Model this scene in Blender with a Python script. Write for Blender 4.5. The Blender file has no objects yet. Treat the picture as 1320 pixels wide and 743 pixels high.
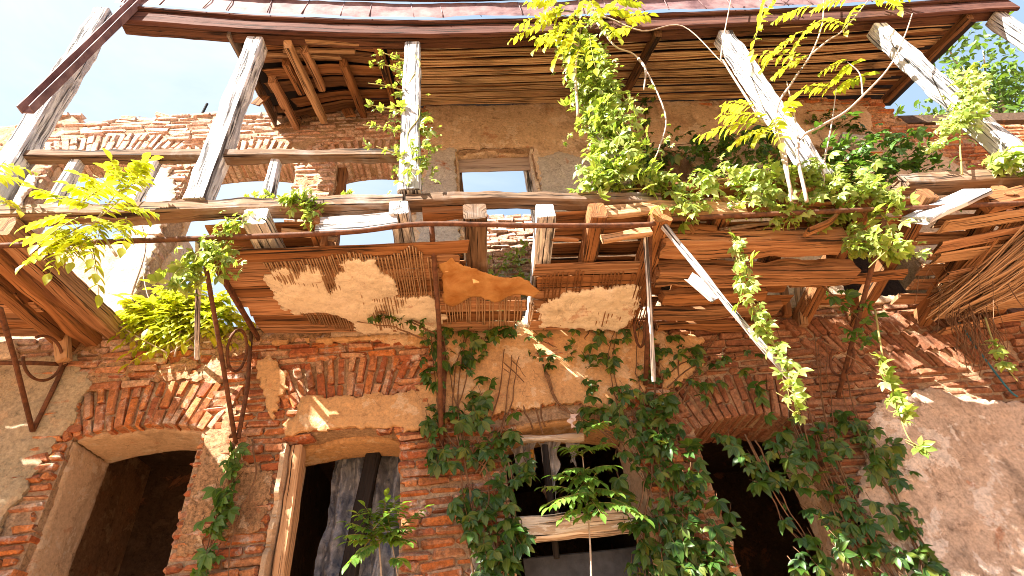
import bpy, math, random
import numpy as np
random.seed(7); rng = np.random.default_rng(7)
C = bpy.context.scene.collection
W, E = 4.25, 2.9            # facade plane and balcony front plane (metres in front of the viewer)
WT = 0.55                   # ground floor wall thickness
WU = 0.34                   # upper wall thickness

# ------------------------------------------------------------------ camera geometry
F = 700.0
Uc = np.array([-120, -881, 700.]); Rc = np.array([7000, -397, 700.])
Uc /= np.linalg.norm(Uc); Rc -= Uc * (Rc @ Uc); Rc /= np.linalg.norm(Rc); Yc = np.cross(Uc, Rc)
EYE = np.array([0, 0, 1.6])
def ray(px, py):
    d = np.array([px - 660, py - 371.5, F]); return np.array([d @ Rc, d @ Yc, d @ Uc])
def at(px, py, Y):
    r = ray(px, py); return EYE + r * (Y / r[1])
def atz(px, py, Z):
    r = ray(px, py); return EYE + r * ((Z - 1.6) / r[2])

# ------------------------------------------------------------------ noise
_perm = rng.random((64, 64, 64))
def vn(x, y, z=0.0):
    x, y, z = np.broadcast_arrays(np.asarray(x, float), np.asarray(y, float), np.asarray(z, float))
    xi, yi, zi = np.floor(x).astype(int), np.floor(y).astype(int), np.floor(z).astype(int)
    fx, fy, fz = x - xi, y - yi, z - zi
    fx, fy, fz = fx*fx*(3-2*fx), fy*fy*(3-2*fy), fz*fz*(3-2*fz)
    def g(a, b, c): return _perm[(xi+a) & 63, (yi+b) & 63, (zi+c) & 63]
    l = lambda a, b, t: a + (b-a)*t
    return l(l(l(g(0,0,0), g(1,0,0), fx), l(g(0,1,0), g(1,1,0), fx), fy),
             l(l(g(0,0,1), g(1,0,1), fx), l(g(0,1,1), g(1,1,1), fx), fy), fz) * 2 - 1
def fbm(x, y, z=0.0, o=4):
    s, a = 0, 1
    for i in range(o):
        s = s + a * vn(np.asarray(x)*2**i + 17*i, np.asarray(y)*2**i + 5*i, np.asarray(z)*2**i + 9*i); a *= .5
    return s
def R(a): return math.radians(a)
def U(a, b): return random.uniform(a, b)

# ------------------------------------------------------------------ mesh builder and scene graph
class MB:
    def __init__(s): s.v = []; s.f = []; s.uv = []; s.m = []; s.n = 0
    def add(s, v, f, uv=None, m=0):
        v = np.asarray(v, float)
        s.v.append(v); b = s.n
        s.f.extend([tuple(int(i) + b for i in q) for q in f])
        s.uv.append(np.zeros((len(v), 2)) if uv is None else np.asarray(uv, float))
        s.m.extend([m] * len(f)); s.n += len(v)
    def build(s, name, mats, parent=None, sharp=None, smooth=True):
        me = bpy.data.meshes.new(name)
        v = np.concatenate(s.v); uv = np.concatenate(s.uv)
        me.from_pydata(v.tolist(), [], s.f)
        if not isinstance(mats, (list, tuple)): mats = [mats]
        for k in mats: me.materials.append(k)
        if len(mats) > 1: me.polygons.foreach_set('material_index', s.m)
        li = np.zeros(len(me.loops), int); me.loops.foreach_get('vertex_index', li)
        l = me.uv_layers.new(name='UVMap'); l.data.foreach_set('uv', uv[li].ravel())
        if smooth: me.polygons.foreach_set('use_smooth', [True] * len(me.polygons))
        me.update()
        if sharp: me.set_sharp_from_angle(angle=R(sharp))
        o = bpy.data.objects.new(name, me); C.objects.link(o)
        if parent is not None: put(o, parent)
        return o
def worldloc(o):
    l = np.array(o.location)
    return l if o.parent is None else np.zeros(3)
def put(o, parent):
    o.parent = parent
    if parent.parent is None:
        from mathutils import Matrix
        o.matrix_parent_inverse = Matrix.Translation(-parent.location)
def empty(name, loc=(0,0,0), parent=None):
    o = bpy.data.objects.new(name, None); C.objects.link(o); o.empty_display_size = .2
    if parent is not None: put(o, parent)
    else: o.location = loc
    return o
def tag(o, label=None, cat=None, group=None, kind=None):
    if label: o['label'] = label
    if cat: o['category'] = cat
    if group: o['group'] = group
    if kind: o['kind'] = kind
    return o
def nrm(a): a = np.asarray(a, float); return a / (np.linalg.norm(a) + 1e-12)

def resample(pts, seg):
    pts = np.asarray(pts, float)
    d = np.r_[0, np.cumsum(np.linalg.norm(np.diff(pts, axis=0), axis=1))]
    n = max(2, int(d[-1] / seg) + 1); t = np.linspace(0, d[-1], n)
    return np.stack([np.interp(t, d, pts[:, i]) for i in range(3)], 1), t
def smoothline(pts, k=6):
    p = np.asarray(pts, float)
    if len(p) < 3: return p
    p = np.vstack([2*p[0]-p[1], p, 2*p[-1]-p[-2]]); out = []
    for i in range(1, len(p)-2):
        for t in np.linspace(0, 1, k, endpoint=False):
            a, b, c, d = p[i-1], p[i], p[i+1], p[i+2]
            out.append(.5*((2*b)+(-a+c)*t+(2*a-5*b+4*c-d)*t*t+(-a+3*b-3*c+d)*t**3))
    out.append(p[-2]); return np.array(out)

def beam(mb, pts, w, h, up=(0,0,1), seg=.06, rough=.006, bev=.012, taper=1.0, m=0, ragged=0.0):
    """timber of section w x h along a polyline"""
    P, t = resample(pts, seg); n = len(P); L = t[-1]
    prof = np.array([(-w/2+bev,-h/2),(w/2-bev,-h/2),(w/2,-h/2+bev),(w/2,h/2-bev),(w/2-bev,h/2),(-w/2+bev,h/2),(-w/2,h/2-bev),(-w/2,-h/2+bev),(-w/2+bev,-h/2)])
    if h > .1 and w > .1:
        prof = np.array([(-w/2+bev,-h/2),(0,-h/2),(w/2-bev,-h/2),(w/2,-h/2+bev),(w/2,0),(w/2,h/2-bev),(w/2-bev,h/2),(0,h/2),(-w/2+bev,h/2),(-w/2,h/2-bev),(-w/2,0),(-w/2,-h/2+bev),(-w/2+bev,-h/2)])
    k = len(prof); pv = np.r_[0, np.cumsum(np.linalg.norm(np.diff(prof, axis=0), axis=1))]
    T = np.gradient(P, axis=0); T /= np.linalg.norm(T, axis=1)[:, None]
    up = np.asarray(up, float); V = []; UV = []; so = U(0, 60)
    for i in range(n):
        s = nrm(np.cross(T[i], up)); u = np.cross(s, T[i]); sc = 1 + (taper-1)*(t[i]/max(L, 1e-6))
        q = P[i] + np.outer(prof[:, 0]*sc, s) + np.outer(prof[:, 1]*sc, u)
        V.append(q); UV.append(np.stack([np.full(k, t[i]+so), pv+so], 1))
    V = np.concatenate(V); UV = np.concatenate(UV)
    if rough:
        cen = np.repeat(P, k, 0); dr = V - cen; dl = np.linalg.norm(dr, axis=1)[:, None]
        nz = fbm(V[:, 0]*5+so, V[:, 1]*5, V[:, 2]*5, 3) + .8*np.minimum(0, fbm(V[:, 0]*2.2+so, V[:, 1]*2.2, V[:, 2]*2.2+40, 2))
        V = V + dr/dl*(nz*rough*1.3)[:, None]
    if ragged:
        for e, sg in ((0, -1), (n-1, 1)):
            r = ragged*(.2+.8*np.array([abs(float(vn(j*1.7+so, e))) for j in range(k-1)])); r = np.r_[r, r[0]]
            V[e*k:(e+1)*k] -= sg*np.outer(r, T[e])
    f = []
    for i in range(n-1):
        for j in range(k-1): f.append((i*k+j, (i+1)*k+j, (i+1)*k+j+1, i*k+j+1))
    f.append(tuple(range(k-1))); f.append(tuple((n-1)*k + j for j in range(k-2, -1, -1)))
    mb.add(V, f, UV, m)
def tube(mb, pts, r0, r1=None, n=6, m=0, seg=None):
    P = np.asarray(pts, float)
    if seg: P, _ = resample(P, seg)
    r1 = r0 if r1 is None else r1
    k = len(P); T = np.gradient(P, axis=0); T /= np.linalg.norm(T, axis=1)[:, None] + 1e-9
    rr = np.linspace(r0, r1, k); V = []; UV = []
    a = np.linspace(0, 2*math.pi, n, endpoint=False); ref = np.array([.31, .17, .93])
    tt = np.r_[0, np.cumsum(np.linalg.norm(np.diff(P, axis=0), axis=1))]
    for i in range(k):
        s = nrm(np.cross(T[i], ref if abs(T[i] @ ref) < .9 else np.array([1, 0, 0.]))); u = np.cross(s, T[i])
        V.append(P[i] + rr[i]*(np.outer(np.cos(a), s) + np.outer(np.sin(a), u)))
        UV.append(np.stack([np.full(n, tt[i]), a/6.3*.1], 1))
    f = [(i*n+j, i*n+(j+1) % n, (i+1)*n+(j+1) % n, (i+1)*n+j) for i in range(k-1) for j in range(n)]
    f += [tuple(range(n-1, -1, -1)), tuple((k-1)*n + j for j in range(n))]
    mb.add(np.concatenate(V), f, np.concatenate(UV), m)
def box(mb, c0, c1, m=0):
    x0, y0, z0 = c0; x1, y1, z1 = c1
    v = [(x0,y0,z0),(x1,y0,z0),(x1,y1,z0),(x0,y1,z0),(x0,y0,z1),(x1,y0,z1),(x1,y1,z1),(x0,y1,z1)]
    mb.add(v, [(0,3,2,1),(4,5,6,7),(0,1,5,4),(1,2,6,5),(2,3,7,6),(3,0,4,7)], None, m)

# bricks: template rounded box, placed in numbers
_tv, _tf = [], []
for sx in (-1, 1):
    for sy in (-1, 1):
        for sz in (-1, 1):
            for ax in range(3): _tv.append((sx, sy, sz, ax))
def _ti(sx, sy, sz, ax): return ((sx > 0)*4 + (sy > 0)*2 + (sz > 0))*3 + ax
for ax in range(3):
    o = [i for i in range(3) if i != ax]
    for s in (-1, 1):
        q = []
        for a, b in ((-1,-1),(1,-1),(1,1),(-1,1)):
            c = [0,0,0]; c[ax] = s; c[o[0]] = a; c[o[1]] = b; q.append(_ti(*c, ax))
        flip = (s > 0) != (ax != 1)
        _tf.append(tuple(q[::-1]) if flip else tuple(q))
for ax in range(3):
    o = [i for i in range(3) if i != ax]
    for a in (-1, 1):
        for b in (-1, 1):
            q = []
            for s in (-1, 1):
                c = [0,0,0]; c[ax] = s; c[o[0]] = a; c[o[1]] = b
                q += [_ti(*c, o[0]), _ti(*c, o[1])] if s < 0 else [_ti(*c, o[1]), _ti(*c, o[0])]
            _tf.append(tuple(q))
for sx in (-1, 1):
    for sy in (-1, 1):
        for sz in (-1, 1): _tf.append((_ti(sx,sy,sz,0), _ti(sx,sy,sz,1), _ti(sx,sy,sz,2)))
_T = np.array(_tv, float)
def bricks(mb, cen, half, ang=None, jit=.004, bev=.008, m=0):
    """cen (N,3), half (N,3); ang rotates in the facade plane"""
    cen = np.asarray(cen, float); half = np.asarray(half, float); N = len(cen)
    if not N: return
    S = _T[:, :3]; AX = _T[:, 3].astype(int)
    loc = S[None]*half[:, None, :]
    bv = bev*rng.uniform(.6, 1.7, (N, 1, 1))
    onface = np.zeros((24, 3)); onface[np.arange(24), AX] = 1
    loc = loc - S[None]*bv*(1-onface)[None]
    loc = loc + rng.normal(0, jit, (N, 24, 3)) * np.array([1, 1, .7])
    cj = rng.normal(0, jit*1.1, (N, 2, 2, 2, 3))
    loc = loc + cj[:, (S[:, 0] > 0).astype(int), (S[:, 1] > 0).astype(int), (S[:, 2] > 0).astype(int), :]
    a = (np.zeros(N) if ang is None else np.asarray(ang)) + rng.normal(0, .012, N)
    c, s = np.cos(a)[:, None], np.sin(a)[:, None]
    x = loc[:, :, 0]*c - loc[:, :, 2]*s; z = loc[:, :, 0]*s + loc[:, :, 2]*c
    V = np.stack([x, loc[:, :, 1], z], 2) + cen[:, None, :]
    f = []
    for i in range(N): f += [tuple(j + 24*i for j in q) for q in _tf]
    uv = np.stack([V[:, :, 0]+V[:, :, 1], V[:, :, 2]], 2).reshape(-1, 2)
    mb.add(V.reshape(-1, 3), f, uv, m)

def sdf(poly, x, z):
    """signed distance to polygon, positive inside"""
    p = np.asarray(poly, float); d = np.full(x.shape, 1e9); ins = np.zeros(x.shape, bool)
    for i in range(len(p)):
        a, b = p[i], p[(i+1) % len(p)]
        e = b-a; wx, wz = x-a[0], z-a[1]
        t = np.clip((wx*e[0]+wz*e[1])/(e@e+1e-12), 0, 1)
        d = np.minimum(d, np.hypot(wx-t*e[0], wz-t*e[1]))
        c = ((a[1] > z) != (b[1] > z)) & (x < (b[0]-a[0])*(z-a[1])/((b[1]-a[1]) if b[1] != a[1] else 1e-12)+a[0])
        ins ^= c
    return np.where(ins, d, -d)
def sheet(mb, phi, u0, u1, v0, v1, step, fmap, thick=.025, bulge=None, m=0):
    """ragged-edged slab where phi(u,v)>0; fmap(u,v,w)->xyz, w = height out of the wall"""
    nu, nv = int((u1-u0)/step)+2, int((v1-v0)/step)+2
    Ug, Vg = np.meshgrid(u0+np.arange(nu)*step, v0+np.arange(nv)*step, indexing='ij')
    ph = phi(Ug, Vg)
    cm = (ph[:-1,:-1]+ph[1:,:-1]+ph[:-1,1:]+ph[1:,1:])/4 > 0
    if not cm.any(): return
    gu, gv = np.gradient(ph, step)
    cnt = np.zeros((nu, nv), int)
    for a in (0, 1):
        for b in (0, 1): cnt[a:nu-1+a, b:nv-1+b] += cm
    bd = (cnt > 0) & (cnt < 4)
    g2 = gu**2+gv**2+1e-3
    du = np.clip(-ph*gu/g2, -.7*step, .7*step)*bd; dv = np.clip(-ph*gv/g2, -.7*step, .7*step)*bd
    Ug = Ug+du+bd*rng.normal(0, .20*step, du.shape); Vg = Vg+dv+bd*rng.normal(0, .20*step, du.shape)
    w = np.zeros_like(Ug) if bulge is None else bulge(Ug, Vg)
    w = w - np.where(bd, thick*.35, 0)
    idx = -np.ones((nu, nv), int); used = cnt > 0; idx[used] = np.arange(used.sum())
    uu, vv, ww = Ug[used], Vg[used], w[used]
    V = np.stack(fmap(uu, vv, ww), 1); UV = np.stack([uu, vv], 1)
    f = []; ed = {}
    for i, j in zip(*np.nonzero(cm)):
        q = (idx[i,j], idx[i+1,j], idx[i+1,j+1], idx[i,j+1]); f.append(q)
        for k in range(4):
            e = (q[k], q[(k+1) % 4])
            if (e[1], e[0]) in ed: del ed[(e[1], e[0])]
            else: ed[e] = 1
    n0 = len(V); bmapd = {}; ev = []; eu = []
    for a, b in ed:
        for k in (a, b):
            if k not in bmapd:
                bmapd[k] = n0+len(ev); ev.append(np.stack(fmap(uu[k:k+1], vv[k:k+1], ww[k:k+1]-thick), 1)[0]); eu.append((uu[k], vv[k]+thick))
    for a, b in ed: f.append((b, a, bmapd[a], bmapd[b]))
    if ev: V = np.vstack([V, ev]); UV = np.vstack([UV, eu])
    mb.add(V, f, UV, m)

# ------------------------------------------------------------------ materials
def newmat(name):
    m = bpy.data.materials.new(name); m.use_nodes = True; nt = m.node_tree
    b = nt.nodes['Principled BSDF']; b.inputs['Roughness'].default_value = .9
    b.inputs['Specular IOR Level'].default_value = .25
    return m, nt, b
def nd(nt, t, **k):
    n = nt.nodes.new(t)
    for a, v in k.items():
        if a in n.inputs.keys() if isinstance(a, str) else False: n.inputs[a].default_value = v
        else: setattr(n, a, v)
    return n
def lk(nt, a, b): nt.links.new(a, b)
def ramp(nt, fac, stops, interp='LINEAR'):
    r = nt.nodes.new('ShaderNodeValToRGB'); r.color_ramp.interpolation = interp
    e = r.color_ramp.elements
    while len(e) < len(stops): e.new(.5)
    for i, (p, c) in enumerate(stops):
        e[i].position = p; e[i].color = (*c, 1) if len(c) == 3 else c
    lk(nt, fac, r.inputs[0]); return r.outputs[0]
def noise(nt, vec, scale, detail=5, rough=.6, dist=0):
    n = nt.nodes.new('ShaderNodeTexNoise'); n.inputs['Scale'].default_value = scale
    n.inputs['Detail'].default_value = detail; n.inputs['Roughness'].default_value = rough; n.inputs['Distortion'].default_value = dist
    if vec is not None: lk(nt, vec, n.inputs['Vector'])
    return n.outputs[0]
def mix(nt, fac, a, b, mode='MIX'):
    n = nt.nodes.new('ShaderNodeMix'); n.data_type = 'RGBA'; n.blend_type = mode
    for s, v in ((n.inputs[0], fac), (n.inputs[6], a), (n.inputs[7], b)):
        if hasattr(v, 'type') and not isinstance(v, (tuple, float, int)): lk(nt, v, s)
        elif isinstance(v, tuple): s.default_value = (*v, 1)
        else: s.default_value = v
    return n.outputs[2]
def mapping(nt, vec, scale, loc=None):
    n = nt.nodes.new('ShaderNodeMapping'); n.inputs['Scale'].default_value = scale
    lk(nt, vec, n.inputs['Vector'])
    if loc is not None: lk(nt, loc, n.inputs['Location'])
    return n.outputs[0]
def bump(nt, b, h, strength=.5, dist=.01):
    n = nt.nodes.new('ShaderNodeBump'); n.inputs['Strength'].default_value = strength; n.inputs['Distance'].default_value = dist
    lk(nt, h, n.inputs['Height']); lk(nt, n.outputs[0], b.inputs['Normal'])
def coord(nt): return nt.nodes.new('ShaderNodeTexCoord').outputs['Object']
def island(nt): return nt.nodes.new('ShaderNodeNewGeometry').outputs['Random Per Island']
def pos(nt): return nt.nodes.new('ShaderNodeNewGeometry').outputs['Position']

def speckle(nt, c, p, scale=38, lo=.5, hi=1.4, a=.36, b=.64):
    return mix(nt, 1.0, c, ramp(nt, noise(nt, p, scale, 9, .8), [(a, (lo,)*3), ((a+b)/2, (1,1,1)), (b, (hi,)*3)]), 'MULTIPLY')
def m_brick(name, cols, lime=.35, limec=(.62,.55,.48)):
    m, nt, b = newmat(name); p = pos(nt)
    c = ramp(nt, island(nt), [(i/(len(cols)-1), k) for i, k in enumerate(cols)])
    c = mix(nt, ramp(nt, noise(nt, p, 26, 4, .7), [(.35, (0,0,0)), (.75, (1,1,1))]), c, mix(nt, .55, c, (.30,.10,.045)))
    c = mix(nt, ramp(nt, noise(nt, p, 7, 6, .75), [(.62-.12*lime, (0,0,0)), (.74-.05*lime, (1,1,1))]), c, limec)
    c = mix(nt, ramp(nt, noise(nt, p, 2.3, 5, .7), [(.56, (0,0,0)), (.75, (.7,.7,.7))]), c, (.10,.065,.04))
    c = speckle(nt, c, p, 30, .45, 1.45)
    lk(nt, c, b.inputs['Base Color']); bump(nt, b, noise(nt, p, 34, 8, .8), 1.0, .022); return m
BR = m_brick('brick', [(.54,.17,.045),(.60,.24,.08),(.40,.11,.04),(.58,.29,.14),(.58,.19,.05),(.62,.40,.25),(.42,.13,.055),(.27,.095,.05),(.52,.22,.10),(.60,.42,.30)], .6)
BRT = m_brick('sunlit_pale_brick', [(.60,.37,.26),(.68,.48,.37),(.52,.28,.18),(.72,.55,.44),(.64,.43,.32),(.70,.58,.48)], .9, (.78,.70,.62))  # paler brick: strong sun on the upper left wall put into the colour
BRD = m_brick('shade_dark_brick', [(.27,.12,.06),(.33,.16,.085),(.22,.085,.045),(.36,.20,.12),(.30,.13,.06)], .25, (.40,.31,.23))  # darker brick: deep shade under the right balcony put into the colour
def m_mortar():
    m, nt, b = newmat('mortar'); p = pos(nt)
    c = ramp(nt, noise(nt, p, 5, 6, .7), [(.3, (.22,.13,.075)), (.5, (.42,.28,.17)), (.72, (.56,.42,.29))])
    c = speckle(nt, c, p, 45)
    lk(nt, c, b.inputs['Base Color']); bump(nt, b, noise(nt, p, 45, 6, .8), 1, .02); return m
MO = m_mortar()
def m_plaster(name, a, bcol, ccol, stain=(.13,.085,.05), samt=.5, crack=True, pat=1.0, spk=.5):
    m, nt, b = newmat(name); p = pos(nt)
    c = ramp(nt, noise(nt, p, 1.6*pat, 7, .65, .6), [(.28, bcol), (.47, a), (.62, a), (.72, ccol)])
    c = mix(nt, .3, c, mix(nt, noise(nt, p, 14, 6, .75), tuple(k*.45 for k in a), tuple(min(1, k*1.5) for k in a)))
    sp = mapping(nt, p, (1, 1, .35))
    c = mix(nt, ramp(nt, noise(nt, sp, 2.6*pat, 8, .72, .5), [(.60-.1*samt, (0,0,0)), (.80-.1*samt, (samt,)*3)]), c, stain)
    c = mix(nt, ramp(nt, noise(nt, p, 9*pat, 8, .78, .2), [(.55, (0,0,0)), (.66, (.75*samt+.1,)*3)]), c, tuple(k*.5 for k in bcol))
    c = mix(nt, ramp(nt, noise(nt, p, 3.1*pat, 9, .7, .5), [(.60, (0,0,0)), (.64, (.55,.55,.55))]), c, (.42,.17,.08))
    # old paint layer with hard chipped edges
    c = mix(nt, ramp(nt, noise(nt, p, 4.2*pat, 9, .68, .3), [(.56, (0,0,0)), (.575, (.6,.6,.6))]), c, ccol)
    if crack:
        v = nt.nodes.new('ShaderNodeTexVoronoi'); v.feature = 'DISTANCE_TO_EDGE'; v.inputs['Scale'].default_value = 2.7
        wob = nt.nodes.new('ShaderNodeVectorMath'); wob.operation = 'ADD'; lk(nt, p, wob.inputs[0])
        nn = nt.nodes.new('ShaderNodeTexNoise'); nn.inputs['Scale'].default_value = 5; nn.inputs['Detail'].default_value = 6; lk(nt, p, nn.inputs['Vector'])
        sc = nt.nodes.new('ShaderNodeVectorMath'); sc.operation = 'SCALE'; sc.inputs[3].default_value = .35; lk(nt, nn.outputs[1], sc.inputs[0]); lk(nt, sc.outputs[0], wob.inputs[1])
        lk(nt, wob.outputs[0], v.inputs['Vector'])
        cr = mix(nt, 1.0, ramp(nt, v.outputs[0], [(.0, (.8,.8,.8)), (.007, (0,0,0))]), ramp(nt, noise(nt, p, 1.9, 4, .6), [(.50, (0,0,0)), (.60, (1,1,1))]), 'MULTIPLY')
        c = mix(nt, cr, c, (.10,.065,.04))
    c = speckle(nt, c, p, 32, 1-.75*spk, 1+.6*spk)
    lk(nt, c, b.inputs['Base Color']); bump(nt, b, noise(nt, p, 24, 9, .78), 1.0 if crack else 1.3, .02 if crack else .03); return m
PL = m_plaster('ochre_plaster', (.60,.36,.17), (.50,.24,.095), (.70,.54,.36), samt=.6, spk=.35)
PLG = m_plaster('grey_green_plaster', (.44,.35,.23), (.27,.24,.16), (.52,.36,.22), samt=.7)
PLU = m_plaster('stained_brown_plaster', (.62,.45,.30), (.40,.24,.13), (.72,.59,.46), samt=.85, spk=.35)
PLW = m_plaster('sunlit_pale_plaster', (.66,.55,.43), (.54,.40,.27), (.74,.67,.58), samt=.25)  # sunlit white of the upper left wall put into a paler plaster
PLR = m_plaster('rough_pinkish_render', (.58,.44,.34), (.36,.23,.15), (.80,.73,.67), stain=(.05,.034,.02), samt=.95, crack=True, pat=1.0, spk=.5)
PLC = m_plaster('ceiling_plaster', (.86,.73,.56), (.78,.61,.42), (.88,.78,.65), samt=.55, spk=.15, pat=1.6)
PLP = m_plaster('grey_patch_plaster', (.48,.43,.38), (.36,.3,.25), (.56,.52,.47), samt=.3)
PLV = m_plaster('smooth_reveal_plaster', (.60,.43,.28), (.50,.31,.17), (.66,.55,.42), samt=.7, spk=.25)
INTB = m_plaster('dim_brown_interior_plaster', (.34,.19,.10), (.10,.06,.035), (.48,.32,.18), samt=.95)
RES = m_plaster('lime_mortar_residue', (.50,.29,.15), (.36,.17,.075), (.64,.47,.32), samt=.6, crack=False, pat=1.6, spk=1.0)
INT = m_plaster('dark_interior_plaster', (.10,.06,.036), (.045,.028,.018), (.16,.10,.06), samt=.9)  # near-black plaster for the rooms behind the openings

def m_wood(name, dark, mid, light, grey=None, gamt=.5, cracks=.55, gscale=26, crackd=(.02,.012,.008), peel=None, bstr=.9):
    m, nt, b = newmat(name)
    uv = nt.nodes.new('ShaderNodeUVMap').outputs[0]
    oi = nt.nodes.new('ShaderNodeObjectInfo').outputs['Random']
    mul = nt.nodes.new('ShaderNodeMath'); mul.operation = 'MULTIPLY'; mul.inputs[1].default_value = 37; lk(nt, oi, mul.inputs[0])
    g = noise(nt, mapping(nt, uv, (1.3, gscale, 1), mul.outputs[0]), 1, 8, .62, .5)
    g2 = noise(nt, mapping(nt, uv, (4, gscale*5, 1), mul.outputs[0]), 1, 5, .6, .1)
    p = pos(nt)
    c = ramp(nt, g, [(.3, dark), (.5, mid), (.72, light)])
    c = mix(nt, .35, c, mix(nt, g2, dark, light))
    if grey: c = mix(nt, ramp(nt, noise(nt, p, 2.2, 5, .65, .4), [(.60-.3*gamt, (0,0,0)), (.72-.25*gamt, (.9,.9,.9))]), c, mix(nt, g, tuple(k*.45 for k in grey), grey))
    if peel: c = mix(nt, ramp(nt, noise(nt, mapping(nt, uv, (2.5, 16, 1), mul.outputs[0]), 1, 9, .75, .6), [(.47, (1,1,1)), (.50, (0,0,0))]), c, peel)
    ck = ramp(nt, noise(nt, mapping(nt, uv, (.9, gscale*1.1, 1), mul.outputs[0]), 1, 6, .55, 1.0), [(.5+.5*(1-cracks)*.28, (0,0,0)), (.56+.5*(1-cracks)*.28, (1,1,1))])
    fine = ramp(nt, noise(nt, mapping(nt, uv, (1.6, gscale*2.4, 1), mul.outputs[0]), 1, 4, .5, .6), [(.60, (0,0,0)), (.66, (1,1,1))])
    both = mix(nt, 1.0, mix(nt, 1.0, ck, ramp(nt, noise(nt, mapping(nt, uv, (1.1, 9, 1)), 1, 3, .5), [(.5, (0,0,0)), (.62, (1,1,1))]), 'MULTIPLY'), fine, 'LIGHTEN')
    c = mix(nt, both, c, crackd)
    bri = nt.nodes.new('ShaderNodeMapRange'); bri.inputs[3].default_value = .72; bri.inputs[4].default_value = 1.18; lk(nt, oi, bri.inputs[0])
    c = mix(nt, 1.0, c, bri.outputs[0], 'MULTIPLY')
    lk(nt, c, b.inputs['Base Color'])
    sub = nt.nodes.new('ShaderNodeMath'); sub.operation = 'SUBTRACT'; lk(nt, g, sub.inputs[0]); lk(nt, both, sub.inputs[1])
    bump(nt, b, sub.outputs[0], bstr, .012); return m
WPOST = m_wood('weathered_grey_white_timber', (.22,.21,.22), (.48,.47,.49), (.72,.71,.70), cracks=.95, gscale=24, peel=(.78,.77,.75), crackd=(.05,.042,.04), bstr=1.4)
WGREY = m_wood('grey_weathered_beam', (.07,.04,.022), (.20,.115,.065), (.36,.25,.17), grey=(.42,.37,.33), gamt=.25, cracks=.75)
WBROWN = m_wood('brown_timber', (.085,.032,.011), (.28,.115,.042), (.48,.24,.10), cracks=.7)
WORANGE = m_wood('orange_stained_boards', (.14,.055,.022), (.40,.19,.09), (.60,.38,.22), cracks=.6, gscale=40)
WDARK = m_wood('dark_soffit_boards', (.06,.028,.013), (.15,.07,.03), (.27,.14,.065))
WTAN = m_wood('tan_timber', (.26,.13,.055), (.44,.25,.125), (.62,.42,.25), cracks=.4, gscale=44)
WRED = m_wood('maroon_painted_fascia', (.035,.013,.011), (.085,.03,.022), (.19,.085,.055), cracks=.6)
WMAR = m_wood('dark_maroon_timber', (.04,.015,.008), (.11,.045,.024), (.2,.09,.05), cracks=.5)
WSIL = m_wood('pale_lath', (.20,.10,.045), (.42,.25,.13), (.6,.44,.29), cracks=.3)
WREED = m_wood('brown_reed', (.13,.055,.02), (.33,.15,.06), (.50,.28,.13), cracks=.2)
WPANEL = m_wood('faded_pink_grey_panel', (.34,.25,.21), (.50,.40,.36), (.60,.51,.46), cracks=.2)
WSOF = m_wood('soffit_reed', (.30,.16,.075), (.62,.40,.21), (.78,.58,.36), cracks=.6)
WLOG = m_wood('split_log', (.075,.03,.012), (.32,.14,.06), (.54,.31,.16), cracks=.95)
WBLACK = m_wood('blackened_post', (.008,.007,.007), (.02,.017,.016), (.04,.033,.03))
WSILL = m_wood('flaking_cream_beam', (.30,.2,.12), (.50,.38,.27), (.62,.52,.42), peel=(.66,.6,.52))
def m_simple(name, c1, c2, scale=12, rough=.8, metal=0, bst=.4):
    m, nt, b = newmat(name); p = pos(nt)
    c = ramp(nt, noise(nt, p, scale, 7, .7), [(.35, c1), (.65, c2)])
    lk(nt, c, b.inputs['Base Color']); b.inputs['Roughness'].default_value = rough; b.inputs['Metallic'].default_value = metal
    bump(nt, b, noise(nt, p, scale*4, 5, .7), bst, .005); return m
RUST = m_simple('rusty_iron', (.06,.028,.017), (.17,.07,.035), 22)
SHEET = m_simple('oxidised_maroon_sheet', (.075,.032,.035), (.30,.19,.185), 2.6, .6, .1, .5)
BARK = m_simple('pale_bark', (.30,.22,.16), (.50,.42,.35), 15)
STEM = m_simple('brown_creeper_stem', (.10,.05,.025), (.22,.12,.06), 20)
GSTEM = m_simple('green_stem', (.22,.2,.06), (.36,.3,.1), 20)
GROUND = m_simple('dry_rubble_ground', (.25,.132,.06), (.36,.20,.10), 2)
CABLE = m_simple('blue_cable_sheath', (.02,.10,.14), (.04,.16,.2), 9, .5)
def m_cloth(name, a, bc, trans=.35, sc=6):
    m, nt, b = newmat(name); p = pos(nt)
    c = ramp(nt, noise(nt, p, sc, 7, .7, .5), [(.35, a), (.62, bc)])
    lk(nt, c, b.inputs['Base Color']); b.inputs['Roughness'].default_value = .5
    t = nt.nodes.new('ShaderNodeBsdfTranslucent'); lk(nt, c, t.inputs[0])
    ms = nt.nodes.new('ShaderNodeMixShader'); ms.inputs[0].default_value = trans
    lk(nt, b.outputs[0], ms.inputs[1]); lk(nt, t.outputs[0], ms.inputs[2]); lk(nt, ms.outputs[0], nt.nodes['Material Output'].inputs[0])
    bump(nt, b, noise(nt, p, 30, 5, .6), .5, .01); return m
PLASTIC = m_cloth('grey_blue_plastic_film', (.16,.20,.30), (.66,.70,.76), .4, 9)
RAG = m_cloth('pale_torn_film', (.45,.46,.48), (.75,.76,.78))
PAPER = m_cloth('orange_stained_sheet', (.40,.17,.045), (.58,.32,.12), .25, 5)
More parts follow.
